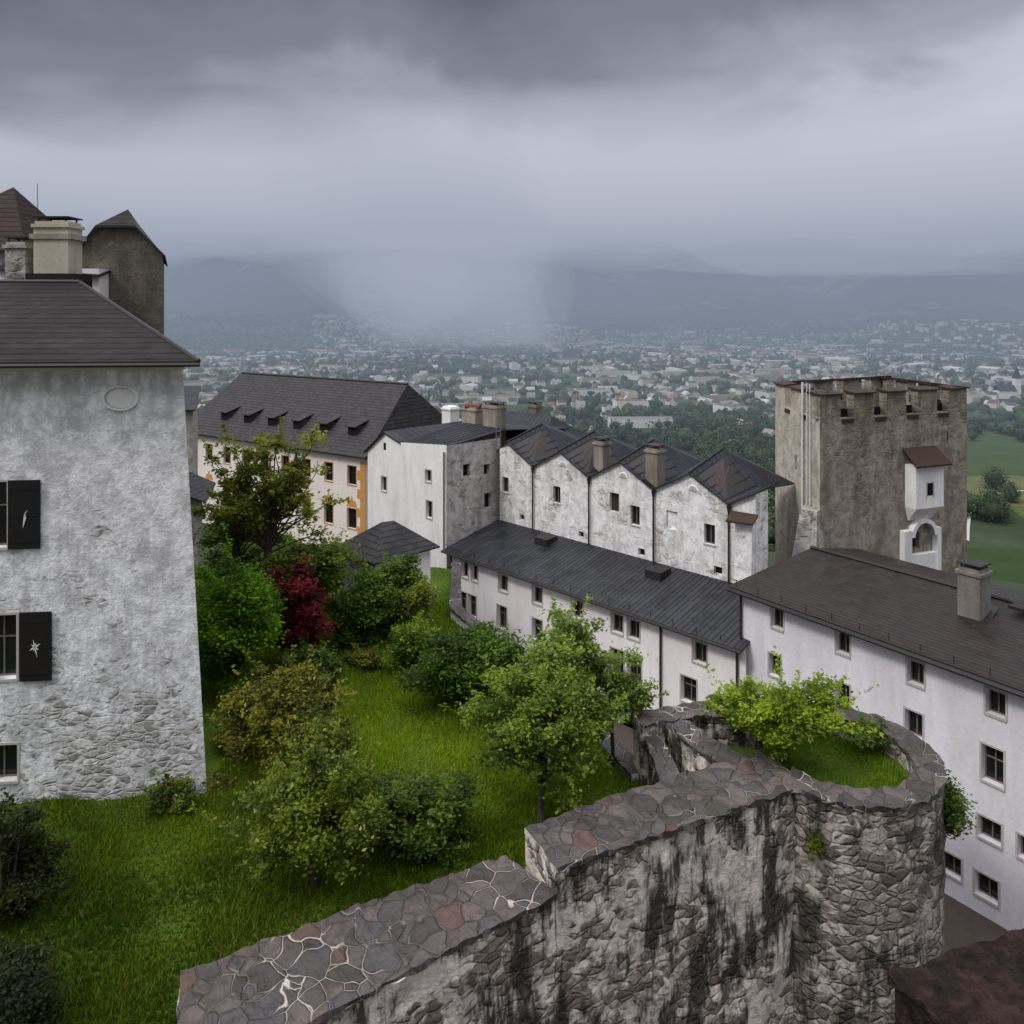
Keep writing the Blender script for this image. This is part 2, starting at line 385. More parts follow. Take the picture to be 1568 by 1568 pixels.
B['roof'].slab([fp(O,d,-.2,-6.2,.3),fp(O,d,4.2,-6.2,.3),fp(O,d,3.4,-5.2,-6),fp(O,d,-.2,-5.2,-6)],.1,FARROOF,METAL)
wall(B,(-21.6,46),(.95,.3),3.2,-18,-11.0,[],GREYST)
B['roof'].slab([(-22,45.6,-9.6),(-18.2,46.6,-11.2),(-18.9,50,-10.8),(-22.6,49.4,-9.0)],.1,FARROOF,METAL)
B.done()

# ================================================================= LONG WHITE BUILDING
dl=(.7015,-.7127); nl=(.7127,.7015)
def along(O,s,t,z): return (O[0]+dl[0]*s+nl[0]*t,O[1]+dl[1]*s+nl[1]*t,z)
OL=(-3.9,50.)
B=Bld('long_white_building')
tr=[1.35,2.25,4.8,7.6,10.6,13.3,14.35,18.2]
holes=[(u,-16.05,.62 if u in(1.35,2.25) else .75,.95) for u in tr]
holes+=[(1.15,-18.15,.72,1.35),(2.05,-18.15,.72,1.35),(4.7,-18.1,.8,1.35),(7.6,-18.0,.75,1.2),(10.5,-18.,.85,1.3),(13.3,-18.1,.85,1.45),(14.4,-18.1,.85,1.45),(17.6,-18.,.85,1.2),(5,-20.3,.8,1.1,'dark'),(14.2,-20.4,1.3,1.4,'dark'),(18.4,-20.3,.8,.9,'dark')]
wall(B,OL,dl,20.6,-23,-15.05,holes,WHITE2,.3,FRAME,STONE)
wall(B,along(OL,0,5,0)[:2],(-nl[0],-nl[1]),5,-23,-15.05,[],WHITE2)
mb=B['roof']
mb.slab([along(OL,-.3,-.45,-15.05),along(OL,20.6,-.45,-15.05),along(OL,20.6,4.28,-13.95),along(OL,-.1,4.28,-13.95)],.1,SLATE,METAL)
for s in np.arange(.1,20.6,.55): mb.tube(along(OL,s,-.43,-15.04),along(OL,s,4.25,-13.945),.022,.022,SLATE,4)
mb.tube(along(OL,-.3,-.52,-15.13),along(OL,20.6,-.52,-15.13),.08,.08,METAL)
mb.tube(along(OL,-.2,-.3,-14.7),along(OL,20.6,-.3,-14.7),.02,.02,METAL,4)
for s in np.arange(0,20.6,1.3): mb.tube(along(OL,s,-.3,-14.98),along(OL,s,-.3,-14.7),.02,.02,METAL,4)
for s,t in((5.2,3.3),(13.6,3.2)):
    z=-15.05+1.1*(t+.45)/4.73
    q=[along(OL,s-.5,t-.5,z-.3),along(OL,s+.5,t-.5,z-.3),along(OL,s+.5,t+.5,z-.1),along(OL,s-.5,t+.5,z-.1)]
    tq=[(p[0],p[1],p[2]+.62-(.15 if i>1 else 0)) for i,p in enumerate(q)]
    mb.hexa(q,tq,METAL)
for s in(.15,16.05,20.2): B['downpipes'].tube(along(OL,s,-.1,-15.1),along(OL,s,-.1,-21),.06,.06,METAL)
B.done()

# ================================================================= GABLED WING
B=Bld('gabled_white_wing')
OW=(-.83,53.)
holes=[(.55,-11.5,.6,1.0),(5.2,-11.4,.6,1.05),(9.75,-11.1,.7,1.1,'wood'),(11.25,-11.6,.65,1.1),(13.75,-11.4,.75,1.0,'niche'),(16.1,-11.7,.65,1.05),
 (2.1,-13.4,.4,.35,'dark'),(7.2,-13.5,.4,.35,'dark'),(11.7,-13.6,.45,.4,'dark'),(16.6,-13.5,.5,.4,'dark')]
zv=-9.92; zp=-8.66; SE=18.75
wall(B,OW,dl,SE,-15,zv-.25,holes,OLDW,.22,FRAME,None)
pk=[.85+4.7*k for k in range(5)]; vl=[-1.5]+[3.2+4.7*k for k in range(5)]
for k in range(5):
    a=max(vl[k],0); b=min(vl[k+1],SE)
    za=zv+(zp-zv)*(a-vl[k])/(pk[k]-vl[k])
    if k<4:
        zb=zp+(zv-zp)*(b-pk[k])/(vl[k+1]-pk[k])
        poly=[along(OW,a,0,zv-.25),along(OW,b,0,zv-.25),along(OW,b,0,zb),along(OW,pk[k],0,zp),along(OW,a,0,za)]
    else:
        zs_=zv+(zp-zv)*(SE-vl[4])/(pk[4]-vl[4])
        poly=[along(OW,a,0,zv-.25),along(OW,SE,0,zv-.25),along(OW,SE,0,zs_),along(OW,a,0,za)]
    B['walls'].face(poly,OLDW)
    c0=pk[k]+.15
    if 0<k<4:
        for j in range(8):
            t0,t1=math.pi*j/8,math.pi*(j+1)/8
            def e(t,r,n): return along(OW,c0+r*math.cos(t),-n,-9.55+r*math.sin(t))
            B['walls'].face((e(t1,.34,.003),e(t0,.34,.003),e(t0,.26,.04),e(t1,.26,.04)),WHITE)
            B['walls'].face((e(t1,.26,.04),e(t0,.26,.04),e(t0,0,.04)),STONE)
    ov=-.18; h=.06
    def addroof(pts,back):
        B['roof'].slab(pts,.07,SLATE2,METAL)
        if back: B['roof'].slab([pts[3],pts[2]]+back,.07,SLATE2,METAL)
    def bk(p,z): return (p[0]+nl[0]*4,p[1]+nl[1]*4,z)
    if k==0:
        pts=[along(OW,-.9,.2,-9.6),along(OW,pk[0],ov,zp+h),along(OW,pk[0],3.3,-7.74),along(OW,-.9,3.3,-8.34)]
    elif k<4:
        pts=[along(OW,vl[k],ov,zv+h),along(OW,pk[k],ov,zp+h),along(OW,pk[k],3.3,-7.74),along(OW,vl[k],3.3,zv+.31)]
    else:
        pts=[along(OW,vl[k],ov,zv+h),along(OW,SE,ov,zs_+h),along(OW,SE+.2,2.0,-8.8),along(OW,vl[k],2.3,zv+.25)]
    addroof(pts,[bk(pts[2],-9.1),bk(pts[3],pts[3][2]-.3)] if k<4 else None)
    if k<4:
        pts=[along(OW,pk[k],ov,zp+h),along(OW,vl[k+1],ov,zv+h),along(OW,vl[k+1],3.3,zv+.31),along(OW,pk[k],3.3,-7.74)]
        addroof(pts,[bk(pts[2],zv),bk(pts[3],-9.1)])
        for q_ in np.arange(.3,2.3,.45):
            f=q_/2.35; B['roof'].tube(along(OW,pk[k]+q_,ov,zp+h+(zv-zp)*f+.005),along(OW,pk[k]+q_,3.3,-7.74+(zv+.31+7.74)*f+.005),.02,.02,SLATE2,4)
        B['roof'].tube(along(OW,pk[k],ov,zp+.1),along(OW,pk[k],3.3,-7.69),.05,.05,METAL)
        s=vl[k+1]
        B['roof'].tube(along(OW,s,-.1,zv+.05),along(OW,s,3.3,zv+.3),.1,.1,METAL)
        B['downpipes'].tube(along(OW,s,-.12,zv-.15),along(OW,s,-.12,-14.2),.055,.055,METAL)
        B['downpipes'].tube(along(OW,s,-.12,zv-.05),along(OW,s,-.12,zv-.4),.13,.06,METAL)
    if k in(0,1,2,3):
        for off_ in(0,.3):
            f0=(.5+off_)/2.35; f1=(1.3+off_)/2.35
            B['roof'].tube(along(OW,pk[k]+.5+off_,2.6,-7.95+(zv+8.1)*f0+.08),along(OW,pk[k]+1.3+off_,.5,zp+(zv-zp)*f1+.22),.022,.022,BRICK,4)
B['walls'].face((along(OW,SE,0,-15),along(OW,SE+.1,1.1,-15),along(OW,SE+.1,1.1,-9.1),along(OW,SE,0,zs_)),OLDW)
ra=math.atan2(dl[1],dl[0])
c=along(OW,7.75,1.35,0); chimney(B,c[0],c[1],.75,.75,-10.3,-7.85,CHIM,True,ra)
c=along(OW,12.25,.55,0); chimney(B,c[0],c[1],.8,.75,-10.3,-7.65,CHIM,True,ra)
m=B['roof']
for (t0,t1,z0,z1) in((6.2,9,-9.9,-8.1),(11.8,9,-9.9,-8.1)):
    m.slab([along(OW,-9,t0,z0),along(OW,-1.5,t0,z0),along(OW,-3.5,t1,z1),along(OW,-9,t1,z1)],.08,SLATE2,METAL)
m.slab([along(OW,-1.5,6.2,-9.9),along(OW,-1.5,11.8,-9.9),along(OW,-3.5,9,-8.1)],.08,SLATE2,METAL)
B['walls'].hexa([along(OW,17.7,-.45,-16),along(OW,SE-.02,-.5,-16),along(OW,SE-.02,-.01,-16),along(OW,17.7,-.01,-16)],[along(OW,17.8,-.3,-10.6),along(OW,SE-.02,-.3,-10.5),along(OW,SE-.02,-.01,-10.5),along(OW,17.8,-.01,-10.6)],OLDW)
B['roof'].slab([along(OW,17.5,-.75,-10.55),along(OW,19.0,-.75,-10.45),along(OW,19.0,-.2,-10.1),along(OW,17.5,-.2,-10.15)],.1,WOOD,WOOD)
B.done()

# ================================================================= WHITE CORNER BUILDING
B=Bld('white_corner_building')
OC=along((-4.2,50.3),-8.87,0,0)[:2]
holes=[(2.0,-12.0,.6,1.0),(7.0,-10.7,.6,.75),(7.1,-12.9,.6,1.1)]
wall(B,OC,dl,8.87,-24,-9.9,holes,WHITE,.25,FRAME,STONE)
cc=lambda s,z,t=0: along(OC,s,t,z)
B['walls'].face([cc(0,-9.9),cc(8.87,-9.9),cc(8.87,-8.45),cc(3.95,-8.85),cc(2.17,-8.36)],WHITE)
fbox(B['windows'],OC,dl,1.95,2.25,-9.6,-9.1,-.1,.006,DARK)
GRW=masonry('grey_white_masonry',(.26,.24,.22),(.45,.42,.39),(.58,.55,.53),2.4,.36,.52,None,.3,(.33,.31,.28),.45)
wall(B,along(OC,8.87,0,0)[:2],nl,4.75,-24,-8.5,[(1.7,-10.3,.6,.8,'dark'),(3.6,-12.6,.6,1.,'dark'),(3.5,-10.5,.5,.7,'dark')],GRW,.25)
mb=B['roof']
mb.slab([cc(-.3,-10.0,-.2),cc(2.17,-8.28,-.2),cc(2.17,-8.2,13),cc(-.3,-9.9,13)],.08,SLATE2,METAL)
mb.slab([cc(2.17,-8.28,-.2),cc(3.95,-8.8,-.15),cc(4.3,-8.75,13),cc(2.17,-8.2,13)],.08,SLATE2,METAL)
mb.slab([cc(3.95,-8.83,.15),cc(8.8,-8.55,.15),cc(8.8,-8.0,5.2),cc(3.95,-8.0,5.2)],.08,SLATE2,METAL)
mb.slab([cc(8.8,-8.0,5.2),cc(8.8,-8.6,12),cc(3.95,-8.7,12),cc(3.95,-8.0,5.2)],.08,SLATE2,METAL)
for t in np.arange(.8,13,.6): mb.tube(cc(2.2,-8.25,t),cc(4.0,-8.74,t),.02,.02,METAL,4)
for s in np.arange(4.4,8.8,.55): mb.tube(cc(s,-8.8+(s-3.95)*.058,.2),cc(s,-7.98,5.15),.02,.02,SLATE2,4)
B['downpipes'].tube(cc(8.75,-8.9,-.12),cc(8.75,-15.2,-.12),.055,.055,METAL)
for x,y,w,dp,z,mt in((-2.85,58,1.5,1.0,-6.9,CHIM),(-1.25,56,1.5,.9,-6.5,CHIM),(-4.7,60,1.0,.9,-7.1,WHITE),(1.9,64,.9,.8,-7.4,CHIM)):
    chimney(B,x,y,w,dp,-9.5,z,mt,x>-2,ra)
B['chimneys'].tube((-3.4,58,-6.85),(-2.3,57.4,-6.85),.22,.22,BRICK,8)
for off_ in(0,.4):
    B['ladder'].tube(along(OC,8.87+.3,4.1+off_,-6.3),along(OC,8.87+.3,4.1+off_,-13.8),.03,.03,LEADP,4)
for z in np.arange(-13.6,-6.3,.35): B['ladder'].tube(along(OC,9.17,4.1,z),along(OC,9.17,4.5,z),.018,.018,LEADP,4)
B.done()

B=Bld('garden_hut')
c=(-6.65,38.2); Lp=along(c,-3,0,0)[:2]
wall(B,Lp,dl,3,-16,-12.05,[],GREYST)
wall(B,c,nl,3.4,-16,-12.05,[(1.7,-13.1,.45,.7)],WHITE2,.15)
z=-12.05
q=[along(c,-3.3,-.35,z),along(c,.35,-.35,z),along(c,.35,3.75,z),along(c,-3.3,3.75,z)]
r0=along(c,-1.6,1.5,-10.75); r1=along(c,-1.4,2.1,-10.75)
mb=B['roof']
mb.slab([q[0],q[1],r0],.08,FARROOF,METAL); mb.slab([q[1],q[2],r1,r0],.08,FARROOF,METAL); mb.slab([q[2],q[3],r1],.08,FARROOF,METAL); mb.slab([q[3],q[0],r0,r1],.08,FARROOF,METAL)
B.done()

# ================================================================= BATTLEMENT TOWER
B=Bld('battlemented_tower')
A,Bp,C,D=(16.5,42.),(26.7,46.),(25.5,54.),(16.6,49.4)
da,La=unit(A,Bp); ZM=-5.7
wall(B,A,da,La,-25,ZM,[(6.9,-12.9,.6,.9,'dark'),(9.4,-7.2,.12,.7,'dark')],TOWER,.35)
dd_,Ld=unit(D,A); TW2=masonry('tower_render_lit_side',(.34,.30,.25),(.5,.46,.4),(.54,.49,.42),2.4,.30,.48,None,.5,(.3,.27,.22),.35,(.2,.17,.13))  # light on the left face put into a paler copy of the render
wall(B,D,dd_,Ld,-25,ZM,[(3.7,-8.7,.35,.9,'dark'),(5.2,-11.3,.15,.7,'dark')],TW2,.35)
for p,q_ in((Bp,C),(C,D)):
    u_,l_=unit(p,q_); wall(B,p,u_,l_,-25,ZM,[],TOWER)
B['walls'].face([(*p,-7.2) for p in(A,Bp,C,D)],METAL)
for (p,q_,nm,mt) in((A,Bp,5,TOWER),(Bp,C,4,TOWER),(C,D,4,TOWER),(D,A,3,TW2)):
    u_,l_=unit(p,q_); gap=.95; w=(l_-gap*(nm-1))/nm
    B['walls'].face([fp(p,u_,.55,-7.2,-.55),fp(p,u_,l_-.55,-7.2,-.55),fp(p,u_,l_-.55,ZM,-.55),fp(p,u_,.55,ZM,-.55)][::-1],mt)
    B['walls'].face([fp(p,u_,0,ZM,0),fp(p,u_,l_,ZM,0),fp(p,u_,l_-.55,ZM,-.55),fp(p,u_,.55,ZM,-.55)],mt)
    for k in range(nm):
        a=k*(w+gap)+(.004 if k==0 else 0); b=a+w-(.004 if k==nm-1 else 0)
        if k==nm-1: b-=.56
        fbox(B['merlons'],p,u_,a,b,ZM,-4.40,-.55,-.003,mt)
        b0=[fp(p,u_,a-.08,-4.40,.14),fp(p,u_,b+.08,-4.40,.14),fp(p,u_,b+.08,-4.40,-.68),fp(p,u_,a-.08,-4.40,-.68)]
        t0=[(x,y,-4.33+(0 if i<2 else .10)) for i,(x,y,_) in enumerate(b0)]
        B['merlons'].hexa([(x,y,z_+.003) for x,y,z_ in b0],t0,WOOD)
    for k in range(nm-1):
        a=k*(w+gap)+w+.06; b=a+gap-.12
        fbox(B['merlons'],p,u_,a,b,ZM-.26,ZM-.05,-.02,.06,WOOD)
        fbox(B['merlons'],p,u_,a,b,ZM+.01,ZM+.45,-.52,-.42,DARK)
fbox(B['bay'],A,da,6.1,8.2,-10.9,-8.5,-.1,.75,WHITE)
fbox(B['bay'],A,da,6.9,7.35,-10.2,-9.5,.751,.757,DARK)
for a,b,c_,e_ in((6.82,6.9,-10.28,-9.42),(7.35,7.43,-10.28,-9.42)): fbox(B['bay'],A,da,a,b,c_,e_,.74,.79,STONE)
B['bay'].slab([fp(A,da,5.8,-8.45,1.05),fp(A,da,8.5,-8.45,1.05),fp(A,da,8.4,-7.5,-.1),fp(A,da,5.9,-7.5,-.1)],.1,WOOD,WOOD)
B['bay'].hexa([fp(A,da,6.3,-11.7,.05),fp(A,da,8.0,-11.7,.05),fp(A,da,8.0,-11.7,-.2),fp(A,da,6.3,-11.7,-.2)],[fp(A,da,6.1,-10.9,.75),fp(A,da,8.2,-10.9,.75),fp(A,da,8.2,-10.9,-.1),fp(A,da,6.1,-10.9,-.1)],WHITE)
fbox(B['bay'],A,da,5.7,6.25,-15.8,-12.2,-.1,.35,WHITE)
fbox(B['bay'],A,da,8.2,8.5,-15.8,-12.2,-.1,.35,WHITE)
for j in range(10):
    t0,t1=math.pi*j/10,math.pi*(j+1)/10
    e=lambda t,r,n:fp(A,da,7.25+r*math.cos(t),-12.6+r*math.sin(t),n)
    B['bay'].face((e(t1,1.0,.35),e(t0,1.0,.35),e(t0,.75,.35),e(t1,.75,.35)),WHITE)
    B['bay'].face((e(t1,.75,.35),e(t0,.75,.35),e(t0,.75,.02),e(t1,.75,.02)),STONE)
    B['bay'].face((e(t1,1.0,.35),e(t1,1.0,.0),e(t0,1.0,.0),e(t0,1.0,.35)),WHITE)
fbox(B['bay'],A,da,6.25,8.2,-15.8,-13.6,-.1,.32,WHITE)
for n,u,r_ in((.12,Ld-1.6,.035),(.12,Ld-1.15,.035),(.12,Ld-2.3,.07)):
    B['ladder'].tube(fp(D,dd_,u,-3.9,n),fp(D,dd_,u,-15.5,n),r_,r_,WPAINT,5)
for z in np.arange(-15.4,-4,.45): B['ladder'].tube(fp(D,dd_,Ld-1.6,z,.12),fp(D,dd_,Ld-1.15,z,.12),.02,.02,LEADP,4)
B['walls'].hexa([(13.2,40.6,-20),(15.0,38.9,-20),(17.5,42.5,-20),(15.6,44.5,-20)],[(15.6,42.4,-10.6),(16.3,41.9,-10.6),(17.,42.6,-10.6),(16.5,44,-10.6)],GREYST)
B.done()

# ================================================================= RIGHT BUILDING
B=Bld('right_white_building')
OR=(10.5,36.); dr=(.575,-.818); nr=(.818,.575)
ar=lambda s,t,z:(OR[0]+dr[0]*s+nr[0]*t,OR[1]+dr[1]*s+nr[1]*t,z)
holes=[(1.97,-13.4,.6,.85),(5.1,-13.4,.6,.85),(8.07,-13.5,.62,.85),(10.85,-13.5,.62,.85),(14,-13.5,.62,.85),
 (1.85,-15.5,.6,.95),(5.1,-15.5,.6,.95),(8.0,-15.45,.65,.95),(10.75,-15.7,.7,1.25),(14,-15.6,.7,1.2),
 (9.4,-18.0,.7,.75),(10.65,-18.,.75,.75),(11.9,-18.,.7,.75),(9.35,-19.95,.7,.75),(10.55,-20.05,.75,.8),(12.5,-20.,.8,.8)]
WSH=plaster('grey_white_plaster',(.78,.77,.83),(.46,.43,.41),.42,.2)
wall(B,OR,dr,22,-23,-12.55,holes,WSH,.3,FRAME,STONE)
wall(B,ar(0,6,0)[:2],(-nr[0],-nr[1]),6,-23,-12.55,[],WSH)
mb=B['roof']
mb.slab([ar(-.3,-.5,-12.5),ar(22,-.5,-12.5),ar(22,5.1,-11.55),ar(.2,5.1,-11.6)],.12,SHING,METAL)
mb.slab([ar(.2,5.1,-11.6),ar(22,5.1,-11.55),ar(22,10,-12.6),ar(-.3,10,-12.6)],.12,SHING,METAL)
mb.tube(ar(-.3,-.58,-12.62),ar(22,-.58,-12.62),.09,.09,METAL)
mb.tube(ar(.2,5.1,-11.55),ar(22,5.1,-11.5),.08,.08,METAL)
mb.tube(ar(-.3,-.3,-12.2),ar(22,-.3,-12.2),.02,.02,METAL,4)
for s in np.arange(0,22,1.2): mb.tube(ar(s,-.3,-12.5),ar(s,-.3,-12.2),.02,.02,METAL,4)
B['downpipes'].tube(ar(.1,-.1,-12.6),ar(.1,-.1,-21),.06,.06,METAL)
c=ar(8.6,3.4,0)
chimney(B,c[0],c[1],.85,.85,-12.4,-10.0,plaster('dark_chimney_plaster',(.24,.22,.20),(.08,.07,.062),.95,.6),True,math.atan2(dr[1],dr[0]))
c4=[ar(8.0,2.8,-12.1),ar(9.3,2.8,-12.1),ar(9.2,4.1,-11.55),ar(8.05,4.1,-11.55)]
mb.slab(c4,.02,METAL)
mb.slab([ar(9.5,4.2,-11.4),ar(22,4.2,-11.4),ar(22,9,-9.9),ar(11.5,9,-10.3)],.12,SHING,METAL)
B.done()

# ================================================================= RUBBLE WALLS WITH COPING
def resample(pts,n):
    P=[Vector(p) for p in pts]; Ls=[0]
    for a,b in zip(P,P[1:]): Ls.append(Ls[-1]+(b-a).length)
    out=[]
    for i in range(n):
        t=Ls[-1]*i/(n-1)
        for k in range(len(P)-1):
            if t<=Ls[k+1]+1e-6:
                f=(t-Ls[k])/max(Ls[k+1]-Ls[k],1e-6); out.append(P[k].lerp(P[k+1],f)); break
    return out
def stripwall(name,outer,inner,zb_out,zb_in,n=80,closed=False,parent=None,rows=14,ov=.07,mat=None,batter=.0,cop=None):
    mat=mat or DARKW; cop=cop or COPING
    O=resample(outer,n); I=resample(inner,n); V=[];F=[];MI=[]
    nt=8
    for i in range(n):
        o,q=O[i],I[i]; dv=Vector((o.x-q.x,o.y-q.y,0)); dv.normalize()
        col=[]
        def jit(p,a,f=1.7):
            v=noise.noise_vector(Vector(p)*f); return (p[0]+v.x*a,p[1]+v.y*a,p[2]+v.z*a)
        zi=q.z
        for r in range(4):
            col.append(jit((q.x,q.y,zb_in+(zi-.13-zb_in)*r/3),.05))
        col.append(jit((q.x-dv.x*ov,q.y-dv.y*ov,zi-.12),.04,4)); 
        for r in range(nt+1):
            f=r/nt; p=(q.x-dv.x*ov+(o.x-q.x+2*dv.x*ov)*f,q.y-dv.y*ov+(o.y-q.y+2*dv.y*ov)*f,q.z+(o.z-q.z)*f)
            col.append(jit(p,.09,3.3))
        col.append(jit((o.x+dv.x*ov,o.y+dv.y*ov,o.z-.12),.07,4))
        for r in range(rows+1):
            f=r/rows; bt=batter*f
            col.append(jit((o.x+dv.x*bt,o.y+dv.y*bt,(o.z-.13)*(1-f)+zb_out*f),.13,1.8))
        V+=col; m=len(col)
    for i in range(n if closed else n-1):
        j=(i+1)%n
        for k in range(m-1):
            F.append((i*m+k,i*m+k+1,j*m+k+1,j*m+k)); MI.append(0 if (4<=k<=4+nt+1) else 1)
    if not closed:
        for i in(0,n-1):
            top=list(range(i*m,i*m+m)); F.append(tuple(top)); MI.append(1)
    me=bpy.data.meshes.new(name); me.from_pydata(V,[],F); me.materials.append(cop); me.materials.append(mat)
    me.polygons.foreach_set('material_index',MI)
    o=bpy.data.objects.new(name,me); sc.collection.objects.link(o)
    if parent: o.parent=parent
    return o
e1=bpy.data.objects.new('rampart_wall',None); sc.collection.objects.link(e1)
stripwall('lower_section',[(-6.3,14.5,-14.35),(-3,16.5,-14.2),(1.04,18.85,-13.9)],[(-7.2,17,-14.35),(-3.6,18.7,-14.15),(-.1,20.05,-13.88)],-23,-16,90,parent=e1)
stripwall('upper_section',[(1.05,18.87,-13.3),(4,20.2,-13.3),(7.3,21.7,-13.3),(8.35,22.35,-13.33)],[(.35,20.2,-13.3),(3.4,21.9,-13.3),(6.3,23.2,-13.3),(7.6,23.9,-13.33)],-23,-16,90,parent=e1)
e2=bpy.data.objects.new('round_bastion',None); sc.collection.objects.link(e2)
cx,cy,R=10.0,23.95,2.8
BASTW=masonry('bastion_rubble',(.12,.10,.085),(.42,.38,.34),(.52,.47,.42),3.0,.50,.64,None,.9,(.17,.15,.125),.95,(.038,.032,.026),1.4,1.1,.6,.50,.58)
def arc(r,a0,a1,n,z): return [(cx+r*math.cos(math.radians(a0+(a1-a0)*k/n)),cy+r*math.sin(math.radians(a0+(a1-a0)*k/n)),z) for k in range(n+1)]
stripwall('parapet_ring',arc(R,-142,128,60,-13.3),arc(R-.72,-150,132,60,-13.3),-23,-14.3,130,parent=e2,rows=18,mat=BASTW)
stripwall('back_parapet',arc(R,126,127,2,-13.28)[:1]+[(6.3,26.5,-13.15),(4.0,25.7,-13.1)],[(8.65,25.6,-13.28),(6.3,25.75,-13.15),(4.1,25.0,-13.1)],-22,-16,50,parent=e2)
stripwall('cross_parapet',[(5.0,25.2,-13.15),(5.6,23.9,-13.25),(6.7,22.6,-13.36)],[(5.6,25.4,-13.15),(6.3,24.2,-13.25),(7.5,22.9,-13.36)],-16,-16,40,parent=e2)
stripwall('end_wall',[(4.3,25.2,-13.5),(4.4,23.6,-13.7),(4.6,22.2,-13.9)],[(4.75,25.2,-13.5),(4.9,23.6,-13.7),(5.1,22.4,-13.9)],-16,-16,30,parent=e2)
mb=MB(); pts=arc(2.3,-150,150,40,-14.0)+[(6.4,25.6,-14),(5.9,24.2,-14),(7.1,22.7,-14)]
for i in range(len(pts)): mb.face([(9.,24.2,-13.93),pts[i],pts[(i+1)%len(pts)]],LAWN)
mb.build('bastion_lawn',e2)
stripwall('low_garden_wall',[(-9.6,13.3,-15.0),(-7.6,14.7,-15.0)],[(-10.2,14.4,-15.0),(-8.3,15.6,-15.0)],-23,-17,30)
stripwall('garden_retaining_wall',[(4.35,25.3,-14.75),(2.2,29.7,-14.6),(-.3,34.5,-14.5),(-2.6,38.6,-14.4),(-3.,45,-14.3)],[(3.9,25.1,-14.75),(1.8,29.5,-14.6),(-.7,34.3,-14.5),(-3.0,38.4,-14.4),(-3.4,45,-14.3)],-22,-15.5,70,mat=OLDW)
g=G('mossy_dark_stone',.95,.1)
nn=g.noise(3.,4,.75); g.base(g.ramp(nn,[(.3,(.006,.005,.005)),(.5,(.020,.013,.011)),(.7,(.045,.026,.022))])); g.bump(g.math('ADD',nn,g.vor(4.,'F1')),1.,.12); RED=g.m
stripwall('near_parapet_wall',[(5.15,10.6,-9.0),(6.4,11.0,-8.95),(9.5,11.9,-8.9)],[(5.6,9.0,-8.7),(6.8,9.2,-8.65),(9.7,9.6,-8.6)],-23,-23,70,cop=RED,mat=RED)

# ================================================================= GROUND
def sm(t): t=np.clip(t,0,1); return t*t*(3-2*t)
def th(x,y):
    x=np.asarray(x,float);y=np.asarray(y,float)
    r=np.hypot(x,y); b=np.arctan2(x,y)
    r0=66+36*sm((-b-.02)/.3)
    z=-21.1-104*sm((r-r0)/170)
    z=z+4*np.sin(x/310+1)*np.cos(y/420)*sm((r-400)/900)
    hb=680+190*np.sin(b*7+2.2)+90*np.sin(b*17+r/1400+1)+45*np.sin(b*31+r/900)+22*np.sin(b*67+r/500)+12*np.sin(b*131-r/300)
    z=z+sm((r-3500-350*np.sin(b*11+.5))/3900)*hb*1.15
    foot=110+60*np.sin(b*13)+25*np.sin(b*29+1)+12*np.sin(b*83+r/250)
    z=z+sm((r-3000-300*np.sin(b*9))/900)*sm((5200-r)/1100)*foot*.6
    return z
radii=np.concatenate([[0.5,15,30,45],np.geomspace(60,13000,260)]); nb=560; ang=np.linspace(-math.pi,math.pi,nb,endpoint=False)
RR,AA=np.meshgrid(radii,ang,indexing='ij'); X=RR*np.sin(AA); Y=RR*np.cos(AA); Z=th(X,Y)
V=np.stack([X,Y,Z],-1).reshape(-1,3); nr_=len(radii)
i,j=np.meshgrid(np.arange(nr_-1),np.arange(nb),indexing='ij'); j2=(j+1)%nb
F=np.stack([i*nb+j,i*nb+j2,(i+1)*nb+j2,(i+1)*nb+j],-1).reshape(-1,4)
def npmesh(name,V,F,mat,tint=None,parent=None,smooth=False):
    me=bpy.data.meshes.new(name); nv=len(V);nf=len(F);k=F.shape[1]
    me.vertices.add(nv); me.vertices.foreach_set('co',V.astype(np.float32).ravel())
    me.loops.add(nf*k); me.loops.foreach_set('vertex_index',F.astype(np.int32).ravel())
    me.polygons.add(nf); me.polygons.foreach_set('loop_start',np.arange(0,nf*k,k,dtype=np.int32))
    try: me.polygons.foreach_set('loop_total',np.full(nf,k,dtype=np.int32))
    except Exception: pass
    if smooth: me.polygons.foreach_set('use_smooth',np.ones(nf,dtype=bool))
    me.update(calc_edges=True); me.validate()
    me.materials.append(mat)
    if tint is not None:
        a=me.color_attributes.new('tint','FLOAT_COLOR','POINT')
        a.data.foreach_set('color',np.concatenate([tint,np.ones((nv,1))],1).astype(np.float32).ravel())
    o=bpy.data.objects.new(name,me); sc.collection.objects.link(o)
    if parent: o.parent=parent
    return o
g=G('terrain',.95,.1)
pos=g.tc.outputs['Object']; s=g.sep(pos)
ln=g.nt.nodes.new('ShaderNodeVectorMath'); ln.operation='LENGTH'; g.put(ln.inputs[0],pos); r=ln.outputs['Value']
fl=g.vor(.006,'F1',g.warp(g.vec((1,1,0)),60,.004),'Color')
field=g.ramp(g.sep(fl)[0],[(0.,(.030,.050,.018)),(.3,(.07,.095,.028)),(.55,(.045,.072,.022)),(.8,(.11,.115,.045))],'CONSTANT')
field=g.mix(.5,field,g.ramp(g.noise(.05,4,.7),[(.3,.6),(.7,1.3)]),'MULTIPLY')
forest=g.mix(g.noise(.012,6,.85),(.004,.012,.010),(.075,.10,.055))
c=g.mix(g.ramp(g.noise(.0022,5,.6),[(.50,0.),(.53,1.)]),field,forest)
zf=g.math('MULTIPLY',g.math('ADD',s[2],100.),.012,True)
meadow=g.ramp(g.noise(.0020,4,.65),[(.58,0.),(.60,1.)])
